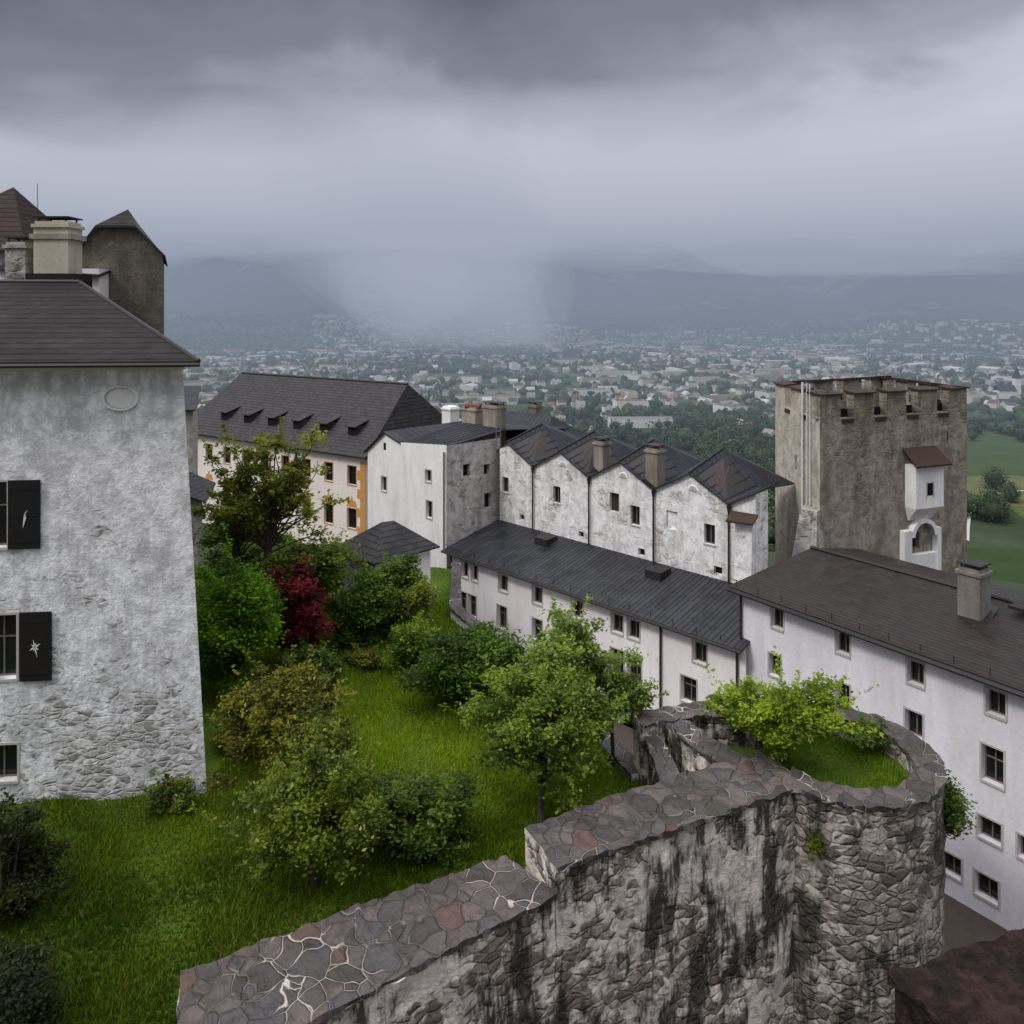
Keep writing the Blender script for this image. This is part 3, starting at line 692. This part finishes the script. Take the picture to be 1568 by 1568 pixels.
c=g.mix(g.math('MULTIPLY',zf,g.math('SUBTRACT',1.,meadow)),c,forest)
c=g.mix(g.math('MULTIPLY',zf,meadow),c,(.13,.17,.09))
pave=g.mix(g.noise(1.5,6,.7),(.05,.038,.032),(.10,.08,.07))
nearf=g.ramp(g.math('DIVIDE',r,200.),[(.30,1.),(.36,0.)])
c=g.mix(nearf,c,pave); g.base(c)
npmesh('ground',V,F,g.m,smooth=True)

def houses(n,seed):
    R=np.random.default_rng(seed); Vs=[];Ts=[]
    cnt=0
    wallc=[(.72,.70,.66),(.66,.60,.52),(.78,.77,.75),(.55,.52,.48),(.70,.62,.48)]
    roofc=[(.09,.08,.08),(.14,.08,.065),(.12,.11,.11),(.24,.22,.21),(.07,.07,.075),(.40,.40,.40)]
    while cnt<n:
        b=R.uniform(-.66,.66); rr=math.sqrt(R.uniform(780**2,3700**2)); x=rr*math.sin(b); y=rr*math.cos(b)
        dn=.5+.5*math.sin(x/210+1.3*math.sin(y/330))*math.cos(y/260+1.1*math.sin(x/280))
        if dn+R.uniform(-.3,.5)<.42: continue
        if x/y>.52 and y<1000: continue
        if x/y<-.25 and rr>2700: continue
        big=R.random()<.10
        w,l,h,rh=(R.uniform(12,24),R.uniform(28,75),R.uniform(8,15),R.uniform(.5,3)) if big else (R.uniform(8,12),R.uniform(10,17),R.uniform(5,8),R.uniform(3,5))
        a=math.floor(R.uniform(0,2))*math.pi/2+.5*math.sin(x/400)+R.uniform(-.2,.2)
        z=float(th(x,y))-1; ca,sa=math.cos(a),math.sin(a)
        P=np.array([[-l/2,-w/2,0],[l/2,-w/2,0],[l/2,w/2,0],[-l/2,w/2,0],[-l/2,-w/2,h],[l/2,-w/2,h],[l/2,w/2,h],[-l/2,w/2,h],[-l/2,0,h+rh],[l/2,0,h+rh]])
        Q=np.stack([P[:,0]*ca-P[:,1]*sa+x,P[:,0]*sa+P[:,1]*ca+y,P[:,2]+z],1)
        wc=np.array(wallc[R.integers(len(wallc))])*R.uniform(.8,1.05); rc=np.array(roofc[R.integers(len(roofc))])*R.uniform(.8,1.3)
        for qi,q in enumerate(([0,1,5,4],[1,2,6,5],[2,3,7,6],[3,0,4,7],[4,5,9,8],[6,7,8,9])):
            Vs.append(Q[q]); Ts.append(np.tile(wc if qi<4 else rc,(4,1)))
        Vs.append(Q[[5,6,9,9]]+np.array([[0,0,0]]*3+[[0,0,.01]])); Ts.append(np.tile(wc,(4,1)))
        Vs.append(Q[[7,4,8,8]]+np.array([[0,0,0]]*3+[[0,0,.01]])); Ts.append(np.tile(wc,(4,1)))
        cnt+=1
    V=np.concatenate(Vs);T=np.concatenate(Ts); F=np.arange(len(V)).reshape(-1,4); return V,F,T
V,F,T=houses(4000,3); npmesh('distant_town',V,F,TINT,T)
B=Bld('distant_church')
x,y=1150*.644,1150.; z=-125
B['walls'].hexa([(x-4,y-4,z),(x+4,y-4,z),(x+4,y+4,z),(x-4,y+4,z)],[(x-4,y-4,z+30),(x+4,y-4,z+30),(x+4,y+4,z+30),(x-4,y+4,z+30)],WHITE2)
B['walls'].hexa([(x-30,y-7,z),(x-4.1,y-7,z),(x-4.1,y+7,z),(x-30,y+7,z)],[(x-30,y-7,z+12),(x-4.1,y-7,z+12),(x-4.1,y+7,z+12),(x-30,y+7,z+12)],WHITE2)
c4=[(x-4.5,y-4.5,z+30),(x+4.5,y-4.5,z+30),(x+4.5,y+4.5,z+30),(x-4.5,y+4.5,z+30)]
for i in range(4): B['roof'].face([c4[i],c4[(i+1)%4],(x,y,z+48)],FARROOF)
B['roof'].face([(x-31,y-8,z+12),(x-4,y-8,z+12),(x-4,y,z+20),(x-31,y,z+20)],FARROOF); B['roof'].face([(x-31,y+8,z+12),(x-4,y+8,z+12),(x-4,y,z+20),(x-31,y,z+20)],FARROOF)
B.done()
def ico(sub):
    import bmesh
    bm=bmesh.new(); bmesh.ops.create_icosphere(bm,subdivisions=sub,radius=1)
    v=np.array([q.co[:] for q in bm.verts]); f=np.array([[q.index for q in p.verts] for p in bm.faces]); bm.free(); return v,f
def blobs(name,pts,rad,sub,seed,jit=.25,parent=None,dark=1.):
    R=np.random.default_rng(seed); v,f=ico(sub); n=len(pts); k=len(v)
    s=np.stack([rad*R.uniform(.8,1.3,n),rad*R.uniform(.8,1.3,n),rad*R.uniform(.8,1.3,n)],1)
    P=v[None]*s[:,None]*(1+R.uniform(-jit,jit,(n,k,1)))+pts[:,None]
    F=(f[None]+(np.arange(n)*k)[:,None,None]).reshape(-1,3)
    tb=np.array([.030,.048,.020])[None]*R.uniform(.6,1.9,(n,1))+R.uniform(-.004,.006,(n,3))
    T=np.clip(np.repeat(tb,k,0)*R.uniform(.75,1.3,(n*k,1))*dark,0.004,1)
    return npmesh(name,P.reshape(-1,3),F,TINT,T,parent)
def leafclouds(name,pts,rad,per,ls,seed,parent=None):
    R=np.random.default_rng(seed); n=len(pts); q=R.normal(size=(n,per,3)); q/=np.linalg.norm(q,axis=2)[:,:,None]
    lump=1+.25*np.sin(q[:,:,:1]*4+np.arange(n)[:,None,None])*np.cos(q[:,:,2:]*5+q[:,:,1:2]*3)
    P=(pts[:,None]+q*rad[:,None,None]*lump*R.uniform(.75,1.15,(n,per,1))).reshape(-1,3)
    a=R.normal(size=P.shape); a/=np.linalg.norm(a,axis=1)[:,None]; b=np.cross(a,R.normal(size=P.shape)*.7+np.array([0,0,1.])); b/=np.linalg.norm(b,axis=1)[:,None]
    l=(ls*R.uniform(.6,1.4,(len(P),1)))
    V=np.stack([P-a*l,P+b*l*.7,P+a*l,P-b*l*.7],1).reshape(-1,3)
    tb=np.array([.036,.058,.022])[None]*R.uniform(.6,1.9,(n,1))+R.uniform(-.004,.006,(n,3))
    T=np.clip(np.repeat(np.repeat(tb,per,0)*R.uniform(.6,1.5,(n*per,1)),4,0),.004,1)
    return npmesh(name,V,np.arange(len(V)).reshape(-1,4),TINT,T,parent)
def scat(n,r0,r1,seed,bmin=-.68,bmax=.68,excl=True,thr=.35):
    R=np.random.default_rng(seed); out=[]
    while len(out)<n:
        b=R.uniform(bmin,bmax); rr=math.sqrt(R.uniform(r0**2,r1**2)); x=rr*math.sin(b); y=rr*math.cos(b)
        dn=.5+.5*math.sin(x/90+1.7*math.sin(y/130))*math.cos(y/110+1.3*math.sin(x/120))
        if dn+R.uniform(-.25,.4)<thr: continue
        if excl and x/y>.55 and 340<y<760 and R.random()<.985: continue
        out.append((x,y))
    return np.array(out)
p=scat(12000,900,3900,5); blobs('distant_trees',np.c_[p,th(p[:,0],p[:,1])+4],np.random.default_rng(1).uniform(4,8.5,len(p)),1,6)
et=bpy.data.objects.new('hillside_trees',None); sc.collection.objects.link(et)
p=scat(2600,260,1000,8,thr=.25); rd=np.random.default_rng(2).uniform(4.5,8,len(p)); q=np.c_[p,th(p[:,0],p[:,1])+5]
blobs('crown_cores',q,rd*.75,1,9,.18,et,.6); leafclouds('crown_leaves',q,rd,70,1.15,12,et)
et=bpy.data.objects.new('meadow_trees',None); sc.collection.objects.link(et)
p=np.array([(289,470),(297,482),(283,480),(306,500),(276,500),(330,520),(345,560),(322,455)],float); rd=np.array([9,7,7.5,8,7,7,8,5.]); q=np.c_[p,th(p[:,0],p[:,1])+6]
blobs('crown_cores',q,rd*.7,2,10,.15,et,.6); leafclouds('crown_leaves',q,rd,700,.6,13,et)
mb=MB(); pp=[(250+t*140,430+90*math.sin(t*2.2)+t*40) for t in np.linspace(0,1,30)]
for a,b in zip(pp,pp[1:]):
    mb.face([(a[0],a[1]-1.6,float(th(*a))+.5),(b[0],b[1]-1.6,float(th(*b))+.5),(b[0],b[1]+1.6,float(th(*b))+.5),(a[0],a[1]+1.6,float(th(*a))+.5)],STONE)
mb.build('meadow_path')

# ================================================================= GARDEN
yk=[12,15.6,15.9,19.4,22.2,22.3,25.1,29.6,34.4,38.5,46]; xk=[-6.8,-6.8,-6.7,.2,5.3,5.0,4.4,2.0,-.5,-2.8,-3.2]
ys=np.linspace(12,46,120); V=[]
def gz(x,y): return -15+.10*math.sin(x*.9)*math.cos(y*.7)+.05*math.sin(x*2.3+y*1.9)-.25*max(0,(17-y)/5)
def xr(y): return float(np.interp(y,yk,xk))
nc=90
for y in ys:
    for k in range(nc+1):
        x=-30+(xr(y)+30)*(k/nc)**.7; V.append((x,y,gz(x,y)))
F=[(i*(nc+1)+k,i*(nc+1)+k+1,(i+1)*(nc+1)+k+1,(i+1)*(nc+1)+k) for i in range(len(ys)-1) for k in range(nc)]
e=npmesh('garden_lawn',np.array(V),np.array(F),LAWN,smooth=True)
def blades(name,n,fx,seed,h0=.07,h1=.20,parent=None,cA=(.030,.056,.005),cB=(.27,.36,.016),shade=True):
    R=np.random.default_rng(seed); P=fx(R,n); n=len(P)
    a=R.uniform(0,2*math.pi,n); h=R.uniform(h0,h1,n)*(0.55+.9*(np.sin(P[:,0]*1.7+np.sin(P[:,1]*.8))*np.cos(P[:,1]*1.3)*.5+.5)); w=.014+R.uniform(0,.014,n)
    dx,dy=np.cos(a),np.sin(a); le=R.uniform(0,.9,n)
    v0=P+np.stack([dx*w,dy*w,0*w],1); v1=P-np.stack([dx*w,dy*w,0*w],1); v2=P+np.stack([-dy*h*le,dx*h*le,h],1)
    V=np.stack([v0,v1,v2],1).reshape(-1,3); F=np.arange(3*n).reshape(-1,3)
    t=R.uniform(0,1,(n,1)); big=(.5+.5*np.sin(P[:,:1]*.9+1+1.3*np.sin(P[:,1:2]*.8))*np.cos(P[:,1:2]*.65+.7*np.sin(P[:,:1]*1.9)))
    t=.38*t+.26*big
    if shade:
        t=t+.46*np.exp(-(((P[:,:1]+3.2)/3.2)**2+((P[:,1:2]-28.5)/7)**2))-.24*np.clip((23.5-P[:,1:2])/4,0,1)  # nearest blades darkened: corner shade and vignette put into the tint
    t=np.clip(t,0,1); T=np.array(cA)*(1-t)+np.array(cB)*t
    T=np.where(R.random((n,1))<.025,np.array([[.16,.13,.06]]),T)
    return npmesh(name,V,F,BLADE,np.repeat(T,3,0),parent)
def fx(R,n):
    y=15+26*R.random(n*2)**1.6; x=R.uniform(-15,6,n*2); ok=(x<np.interp(y,yk,xk)-.1)&~((x<-9.6)&(y>24.3)&(y<30))
    x,y=x[ok][:n],y[ok][:n]; z=np.array([gz(a,b) for a,b in zip(x,y)])-.01; return np.stack([x,y,z],1)
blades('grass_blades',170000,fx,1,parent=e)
def fb(R,n):
    a=R.uniform(0,2*math.pi,n); r=2.0*np.sqrt(R.random(n)); return np.stack([cx-.3+r*np.cos(a)*1.05,cy+r*np.sin(a),np.full(n,-14.0)],1)
blades('bastion_grass',7000,fb,2,parent=e2,cA=(.06,.11,.008),cB=(.17,.26,.018),shade=False)

# ================================================================= TREES
def tree(name,bx,by,bz,cz,rx,rz,ry=None,ncl=60,nleaf=9000,ls=.075,cA=(.035,.07,.012),cB=(.10,.16,.03),seed=0,tr=.11,cr=.42,sprigs=12,cxo=0.,cyo=0.,trunk=True,stems=1,hollow=.35,accent=None,gain=1.):
    nleaf=int(nleaf*1.2); cA=tuple(c*1.1*gain for c in cA); cB=(cB[0]*2.0*gain,cB[1]*2.05*gain,cB[2]*1.2*gain)
    R=np.random.default_rng(seed); ry=ry or rx
    e=bpy.data.objects.new(name,None); sc.collection.objects.link(e)
    C=np.array([bx+cxo,by+cyo,cz]); cl=[]
    while len(cl)<ncl:
        q=R.normal(size=3); q/=np.linalg.norm(q); r=(hollow+(1-hollow)*R.random()**.6)
        if q[2]<-.75 and stems==1: continue
        lump=1+.22*math.sin(3*math.atan2(q[1],q[0])+seed)+.15*math.sin(5*q[2]+seed*2)
        pz=C+q*r*np.array([rx,ry,rz])*lump*.86
        if pz[2]<bz+.1 and trunk: pz[2]=bz+.1+R.random()*.3
        cl.append(pz)
    cl=np.array(cl)
    mb=MB()
    if trunk:
        for st in range(stems):
            o=R.normal(size=2)*.15*(stems>1)
            base=np.array([bx+o[0],by+o[1],bz-.2]); fork=np.array([bx+cxo*.4+o[0],by+cyo*.4+o[1],bz+(cz-rz-bz)*.9+.15]); fork[2]=max(fork[2],bz+.4)
            top=np.array([bx+cxo+o[0]*3,by+cyo+o[1]*3,cz+rz*.55])
            mid=base*.5+fork*.5+np.array([*R.normal(size=2)*.06,0])
            mb.tube(base,mid,tr*1.25,tr,BARK,8); mb.tube(mid,fork,tr,tr*.85,BARK,8)
            m2=fork*.5+top*.5+np.array([*R.normal(size=2)*.2,0]); mb.tube(fork,m2,tr*.85,tr*.5,BARK,7); mb.tube(m2,top,tr*.5,tr*.12,BARK,6)
        for q in cl:
            t=R.uniform(.0,.75); s=(fork+(m2-fork)*t*2) if t<.5 else (m2+(top-m2)*(t*2-1))
            if s[2]>q[2]: s=fork+(m2-fork)*R.uniform(0,.4)
            k=s*.5+q*.5+R.normal(size=3)*.12+np.array([0,0,.1]); mb.tube(s,k,tr*.32,tr*.18,BARK,5); mb.tube(k,q,tr*.18,tr*.06,BARK,4)
        mb.build('trunk_and_limbs',e)
    L=[];tints=[]
    per=nleaf//ncl
    for q in cl:
        c_=cr*R.uniform(.6,1.25); m=int(per*R.uniform(.5,1.5))
        pts=q+R.normal(size=(m,3))*np.array([c_,c_,c_*.62])*.55
        L.append(pts); t=R.uniform(0,1)
        tints.append(np.clip(t+R.normal(size=m)*.22,0,1))
    for s in range(sprigs):
        q=cl[R.integers(ncl)]; dv=(q-C); dv/=max(np.linalg.norm(dv),.1); dv=dv+np.array([0,0,.55])+R.normal(size=3)*.25; m=int(R.uniform(25,55)); ln_=R.uniform(.4,.95)*min(rx,1.5)*.7
        t=R.random(m); pts=q+dv*ln_*t[:,None]+R.normal(size=(m,3))*.05; L.append(pts); tints.append(np.clip(R.uniform(.5,.9)+R.normal(size=m)*.15,0,1))
    P=np.concatenate(L);t=np.concatenate(tints)[:,None]; n=len(P)
    a=R.normal(size=(n,3)); a[:,2]*=.5; a/=np.linalg.norm(a,axis=1)[:,None]
    up=R.normal(size=(n,3))*.55+np.array([0,0,1.]); b=np.cross(a,up); b/=np.linalg.norm(b,axis=1)[:,None]
    l=(ls*R.uniform(.7,1.4,n))[:,None]; w=l*.55
    V=np.stack([P-a*l,P+b*w-np.array([0,0,.01]),P+a*l,P-b*w-np.array([0,0,.01])],1).reshape(-1,3)
    T=np.array(cA)*(1-t)+np.array(cB)*t
    if accent is not None:
        T=np.where(R.random((n,1))<accent[0],np.array([accent[1]]),T)
    F=np.arange(4*n).reshape(-1,4)
    npmesh('leaves',V,F,LEAF,np.repeat(T,4,0),e)
    return e
tree('walnut_tree',-11.2,36,-15,-8.0,3.2,2.8,2.4,85,7000,.10,(.045,.062,.014),(.12,.13,.03),21,.2,.44,38,cxo=-.1,hollow=.3)
tree('walnut_tree',-8.9,35.,-15,-11.4,2.1,1.7,1.6,60,8000,.09,(.035,.055,.014),(.09,.11,.03),22,.12,.5,12)
tree('walnut_tree',-13.3,38.,-15,-10.2,2.2,2.0,1.6,50,6000,.10,(.035,.055,.014),(.085,.11,.03),52,.12,.5,12)
tree('green_shrub',-11.0,31.0,-15,-12.0,1.9,2.75,1.7,85,22000,.085,(.028,.072,.008),(.068,.13,.012),23,.1,.5,16,stems=3)
tree('red_maple_tree',-9.1,33.,-15,-12.5,1.45,1.8,1.1,60,14000,.075,(.050,.008,.012),(.105,.012,.030),24,.07,.38,12,stems=3)
tree('rhododendron_bush',-6.9,36.0,-15,-13.4,2.0,1.8,1.5,60,13000,.085,(.025,.055,.014),(.07,.12,.03),25,.06,.5,8,stems=3)
tree('small_apple_tree',-5.4,36.5,-15,-12.9,1.6,1.8,1.3,50,9000,.08,(.03,.06,.015),(.10,.14,.045),26,.08,.42,12)
tree('yellow_green_shrub',-4.3,33.5,-15,-14.1,1.1,.95,.9,30,6500,.07,(.06,.11,.012),(.13,.18,.025),27,.05,.35,8,stems=3)
tree('small_apple_tree',-4.6,35.8,-15,-13.2,1.3,1.1,1.0,30,5500,.07,(.05,.07,.015),(.13,.14,.03),28,.06,.35,8)
tree('background_shrubbery',-13.5,41,-15.2,-13.2,3.6,2.0,1.6,70,14000,.11,(.025,.05,.014),(.08,.12,.03),53,.06,.7,8,stems=4)
tree('background_shrubbery',-8.2,31.5,-15.1,-14.3,1.6,.8,1.2,40,7000,.075,(.022,.045,.012),(.065,.10,.025),54,.04,.42,6,stems=3)
tree('hazel_bush',-1.4,30.3,-15,-13.6,2.3,1.55,1.6,75,21000,.085,(.022,.050,.010),(.060,.105,.018),29,.07,.5,6,stems=4,hollow=.5)
tree('hazel_bush',.9,29.2,-15,-13.6,1.4,1.4,1.3,44,10000,.08,(.025,.055,.012),(.07,.11,.022),30,.07,.45,6,stems=3)
tree('apple_tree',.9,23.0,-15,-12.2,2.5,1.85,2.0,105,17000,.066,(.036,.064,.012),(.10,.135,.030),31,.10,.38,34,cyo=.4,accent=(.012,(.36,.36,.12)))
tree('apple_tree',1.7,25.5,-15,-11.1,1.3,1.9,1.2,45,5500,.07,(.055,.085,.03),(.14,.18,.075),32,.08,.34,26)
tree('apple_tree',3.3,25.9,-15,-12.4,1.3,1.3,1.0,38,5500,.066,(.045,.072,.02),(.11,.15,.045),33,.07,.34,16)
tree('plum_tree',-7.2,24.2,-15,-12.5,2.2,1.9,1.6,95,13500,.064,(.038,.042,.009),(.095,.09,.016),34,.09,.38,34,accent=(.07,(.32,.29,.05)))
tree('pear_tree',-5.2,20.5,-15,-13.0,2.05,1.6,1.6,100,17000,.06,(.028,.044,.008),(.085,.105,.018),35,.09,.36,34,accent=(.06,(.30,.30,.05)))
tree('pear_tree',-5.5,22.6,-15,-12.8,1.3,1.5,1.2,46,6500,.062,(.035,.05,.010),(.095,.11,.02),36,.07,.36,22,accent=(.05,(.26,.26,.05)))
tree('lilac_bush',-2.6,21.9,-15,-14.0,1.5,1.3,1.2,70,14000,.062,(.020,.044,.010),(.06,.09,.020),37,.05,.42,20,stems=4,hollow=.4)
tree('bastion_maple_tree',8.45,24.3,-14,-12.35,2.35,.9,1.6,90,12500,.068,(.07,.11,.010),(.145,.185,.022),38,.08,.34,28,hollow=.2)
tree('dark_yew_bush',-12.9,19.6,-15.2,-13.9,1.5,1.6,1.3,60,12000,.055,(.012,.018,.006),(.026,.030,.010),39,.06,.4,12,stems=3,hollow=.5,gain=.75)
tree('dark_yew_bush',-10.4,16.2,-15.3,-14.5,1.1,1.0,1.1,46,9000,.05,(.012,.018,.006),(.024,.028,.010),40,.05,.36,10,stems=3,hollow=.5,gain=.75)
tree('rose_bush',-10.2,23.6,-15,-14.5,.7,.6,.5,20,2600,.055,(.03,.055,.012),(.08,.10,.03),41,.03,.25,10,stems=3,accent=(.01,(.5,.06,.02)))
tree('fern_clump',-8.9,27.5,-15,-14.2,1.2,.8,1.2,30,5200,.07,(.025,.05,.012),(.07,.10,.03),42,.03,.35,6,stems=3)
tree('lily_bed',-6.2,33.4,-15,-14.75,.8,.3,.5,20,2000,.06,(.03,.07,.014),(.08,.12,.03),43,.02,.25,4,trunk=False,accent=(.08,(.65,.12,.02)))
tree('ivy',12.55,23.0,-15,-14.3,.35,.9,.9,36,5200,.055,(.025,.05,.012),(.06,.08,.02),44,.02,.3,4,trunk=False,hollow=.6)
tree('ivy',11.5,25.0,-14,-13.4,.8,.3,.5,16,1500,.05,(.03,.06,.012),(.07,.10,.025),45,.02,.25,4,trunk=False)
tree('wall_weeds',8.35,21.55,-15,-14.6,.22,.8,.12,16,600,.04,(.04,.06,.014),(.09,.10,.03),46,.02,.14,6,trunk=False)

# ================================================================= MIST (volumes, scattered daylight put in as emission)
def fogmat(name,k,col):
    m=bpy.data.materials.new(name); m.use_nodes=True; nt=m.node_tree; nt.nodes.clear()
    o=nt.nodes.new('ShaderNodeOutputMaterial'); a=nt.nodes.new('ShaderNodeVolumeAbsorption'); a.inputs['Color'].default_value=(0,0,0,1); a.inputs['Density'].default_value=k
    e=nt.nodes.new('ShaderNodeEmission'); e.inputs['Color'].default_value=(*col,1); e.inputs['Strength'].default_value=k
    ad=nt.nodes.new('ShaderNodeAddShader'); nt.links.new(a.outputs[0],ad.inputs[0]); nt.links.new(e.outputs[0],ad.inputs[1]); nt.links.new(ad.outputs[0],o.inputs['Volume'])
    return m
mb=MB(); hz=fogmat('valley_haze_volume',1/2300,(.235,.285,.37))
P=[(-11000,420),(11000,420),(11000,12500),(-11000,12500)]
mb.hexa([(*p,-400) for p in P],[(*p,330) for p in P],hz); mb.build('valley_haze')
def bank(name,base,amp,top,k,col,seed,y0):
    n=60; V=[];F=[]
    for lay in(0,1):
        for i in range(n+1):
            for j in range(n+1):
                x=-9500+19000*i/n; y=y0+9500*j/n
                nz=amp*noise.noise(Vector((x/1400,y/1900,seed)))+amp*.45*noise.noise(Vector((x/480,y/700,seed+5)))
                z=base+nz if lay==0 else top+.9*amp*noise.noise(Vector((x/1200,y/1500,seed+9)))
                V.append((x,y,z))
    I=lambda l,i,j:l*(n+1)**2+i*(n+1)+j
    for i in range(n):
        for j in range(n):
            F.append((I(0,i,j),I(0,i,j+1),I(0,i+1,j+1),I(0,i+1,j))); F.append((I(1,i,j),I(1,i+1,j),I(1,i+1,j+1),I(1,i,j+1)))
        for j in(0,n):
            F.append((I(0,i,j),I(0,i+1,j),I(1,i+1,j),I(1,i,j))); F.append((I(0,j,i),I(0,j,i+1),I(1,j,i+1),I(1,j,i)))
    npmesh(name,np.array(V),np.array(F),fogmat(name+'_volume',k,col))
bank('low_cloud_bank',370,240,820,1/750,(.71,.73,.82),3.,2900)
vv,ff=ico(4)
def plume(c,r,ktot,col,seed,shells=6,lean=0.,fmin=.3,fmax=1.6):
    e=bpy.data.objects.new('drifting_mist',None); sc.collection.objects.link(e)
    m=fogmat('mist_volume',ktot/shells,col)
    for s in range(shells):
        f=fmin+(fmax-fmin)*s/(shells-1)
        o=Vector((seed+s*.6,s*.3,0))
        dsp=np.array([1+.5*noise.noise(Vector(q)*1.1+o)+.2*noise.noise(Vector(q)*2.7+o) for q in vv])
        P=vv*dsp[:,None]*np.array(r)*f
        P[:,0]+=P[:,2]*lean
        npmesh('mist_layer',P+np.array(c),ff,m,None,e)
plume((-300,2800,230),(300,500,310),1/450,(.58,.61,.70),3,lean=-.15)
plume((1850,4300,310),(650,500,60),1/230,(.64,.66,.74),9,4)
plume((-1650,4300,420),(600,500,60),1/280,(.62,.64,.72),14,4)

# ================================================================= WORLD / LIGHT
w=bpy.data.worlds.new("World"); sc.world=w; w.use_nodes=True; nt=w.node_tree; nt.nodes.clear()
N=nt.nodes.new; Lk=nt.links.new
out=N('ShaderNodeOutputWorld'); sky=N('ShaderNodeTexSky'); sky.sky_type='NISHITA'; sky.sun_disc=False
el,az=math.radians(48),math.radians(-118)
sky.sun_elevation=el; sky.sun_rotation=az
bg1=N('ShaderNodeBackground'); bg1.inputs[1].default_value=.1; Lk(sky.outputs[0],bg1.inputs[0])
tc=N('ShaderNodeTexCoord'); sp=N('ShaderNodeSeparateXYZ'); Lk(tc.outputs['Generated'],sp.inputs[0])
mp=N('ShaderNodeMapping'); mp.inputs['Scale'].default_value=(1,1,1.7); mp.inputs['Location'].default_value=(.35,0,.2); Lk(tc.outputs['Generated'],mp.inputs[0])
no=N('ShaderNodeTexNoise'); no.inputs['Scale'].default_value=3.0; no.inputs['Detail'].default_value=4; no.inputs['Roughness'].default_value=.5; no.inputs['Distortion'].default_value=.3; Lk(mp.outputs[0],no.inputs[0])
def mth(op,a,b):
    n=N('ShaderNodeMath'); n.operation=op
    for i,v in enumerate((a,b)):
        if isinstance(v,(int,float)): n.inputs[i].default_value=v
        else: Lk(v,n.inputs[i])
    return n.outputs[0]
e_=mth('ADD',sp.outputs[2],mth('MULTIPLY',mth('SUBTRACT',no.outputs[0],.5),.34))
e_=mth('ADD',e_,mth('MULTIPLY',sp.outputs[0],-.13))
rp=N('ShaderNodeValToRGB'); st=[(0,(.60,.62,.70)),(.12,(.76,.78,.87)),(.18,(.66,.68,.77)),(.25,(.38,.39,.45)),(.32,(.20,.205,.245)),(.43,(.085,.085,.105)),(.68,(1.5,1.52,1.6)),(1.,(2.7,2.7,2.8)) ]
el_=rp.color_ramp.elements
while len(el_)<len(st): el_.new(.5)
for i,(p_,c_) in enumerate(st): el_[i].position=p_; el_[i].color=(*c_,1)
rp.color_ramp.interpolation='EASE'; Lk(e_,rp.inputs[0])
bg2=N('ShaderNodeBackground'); bg2.inputs[1].default_value=1.; Lk(rp.outputs[0],bg2.inputs[0])
mx=N('ShaderNodeMixShader'); mx.inputs[0].default_value=.93; Lk(bg1.outputs[0],mx.inputs[1]); Lk(bg2.outputs[0],mx.inputs[2]); Lk(mx.outputs[0],out.inputs[0])
sl=bpy.data.lights.new('sun','SUN'); sl.energy=1.5; sl.angle=math.radians(12); sl.color=(1,.95,.9)
so=bpy.data.objects.new('sun',sl); sc.collection.objects.link(so)
sd=Vector((math.sin(az)*math.cos(el),math.cos(az)*math.cos(el),math.sin(el)))
so.rotation_euler=sd.to_track_quat('Z','Y').to_euler()

cam=bpy.data.cameras.new('camera'); co=bpy.data.objects.new('camera',cam); sc.collection.objects.link(co)
co.location=(0,0,0); co.rotation_euler=(math.radians(90),0,0); cam.sensor_width=36; cam.lens=27.55; cam.shift_y=-.1939
cam.clip_start=.2; cam.clip_end=40000
sc.camera=co
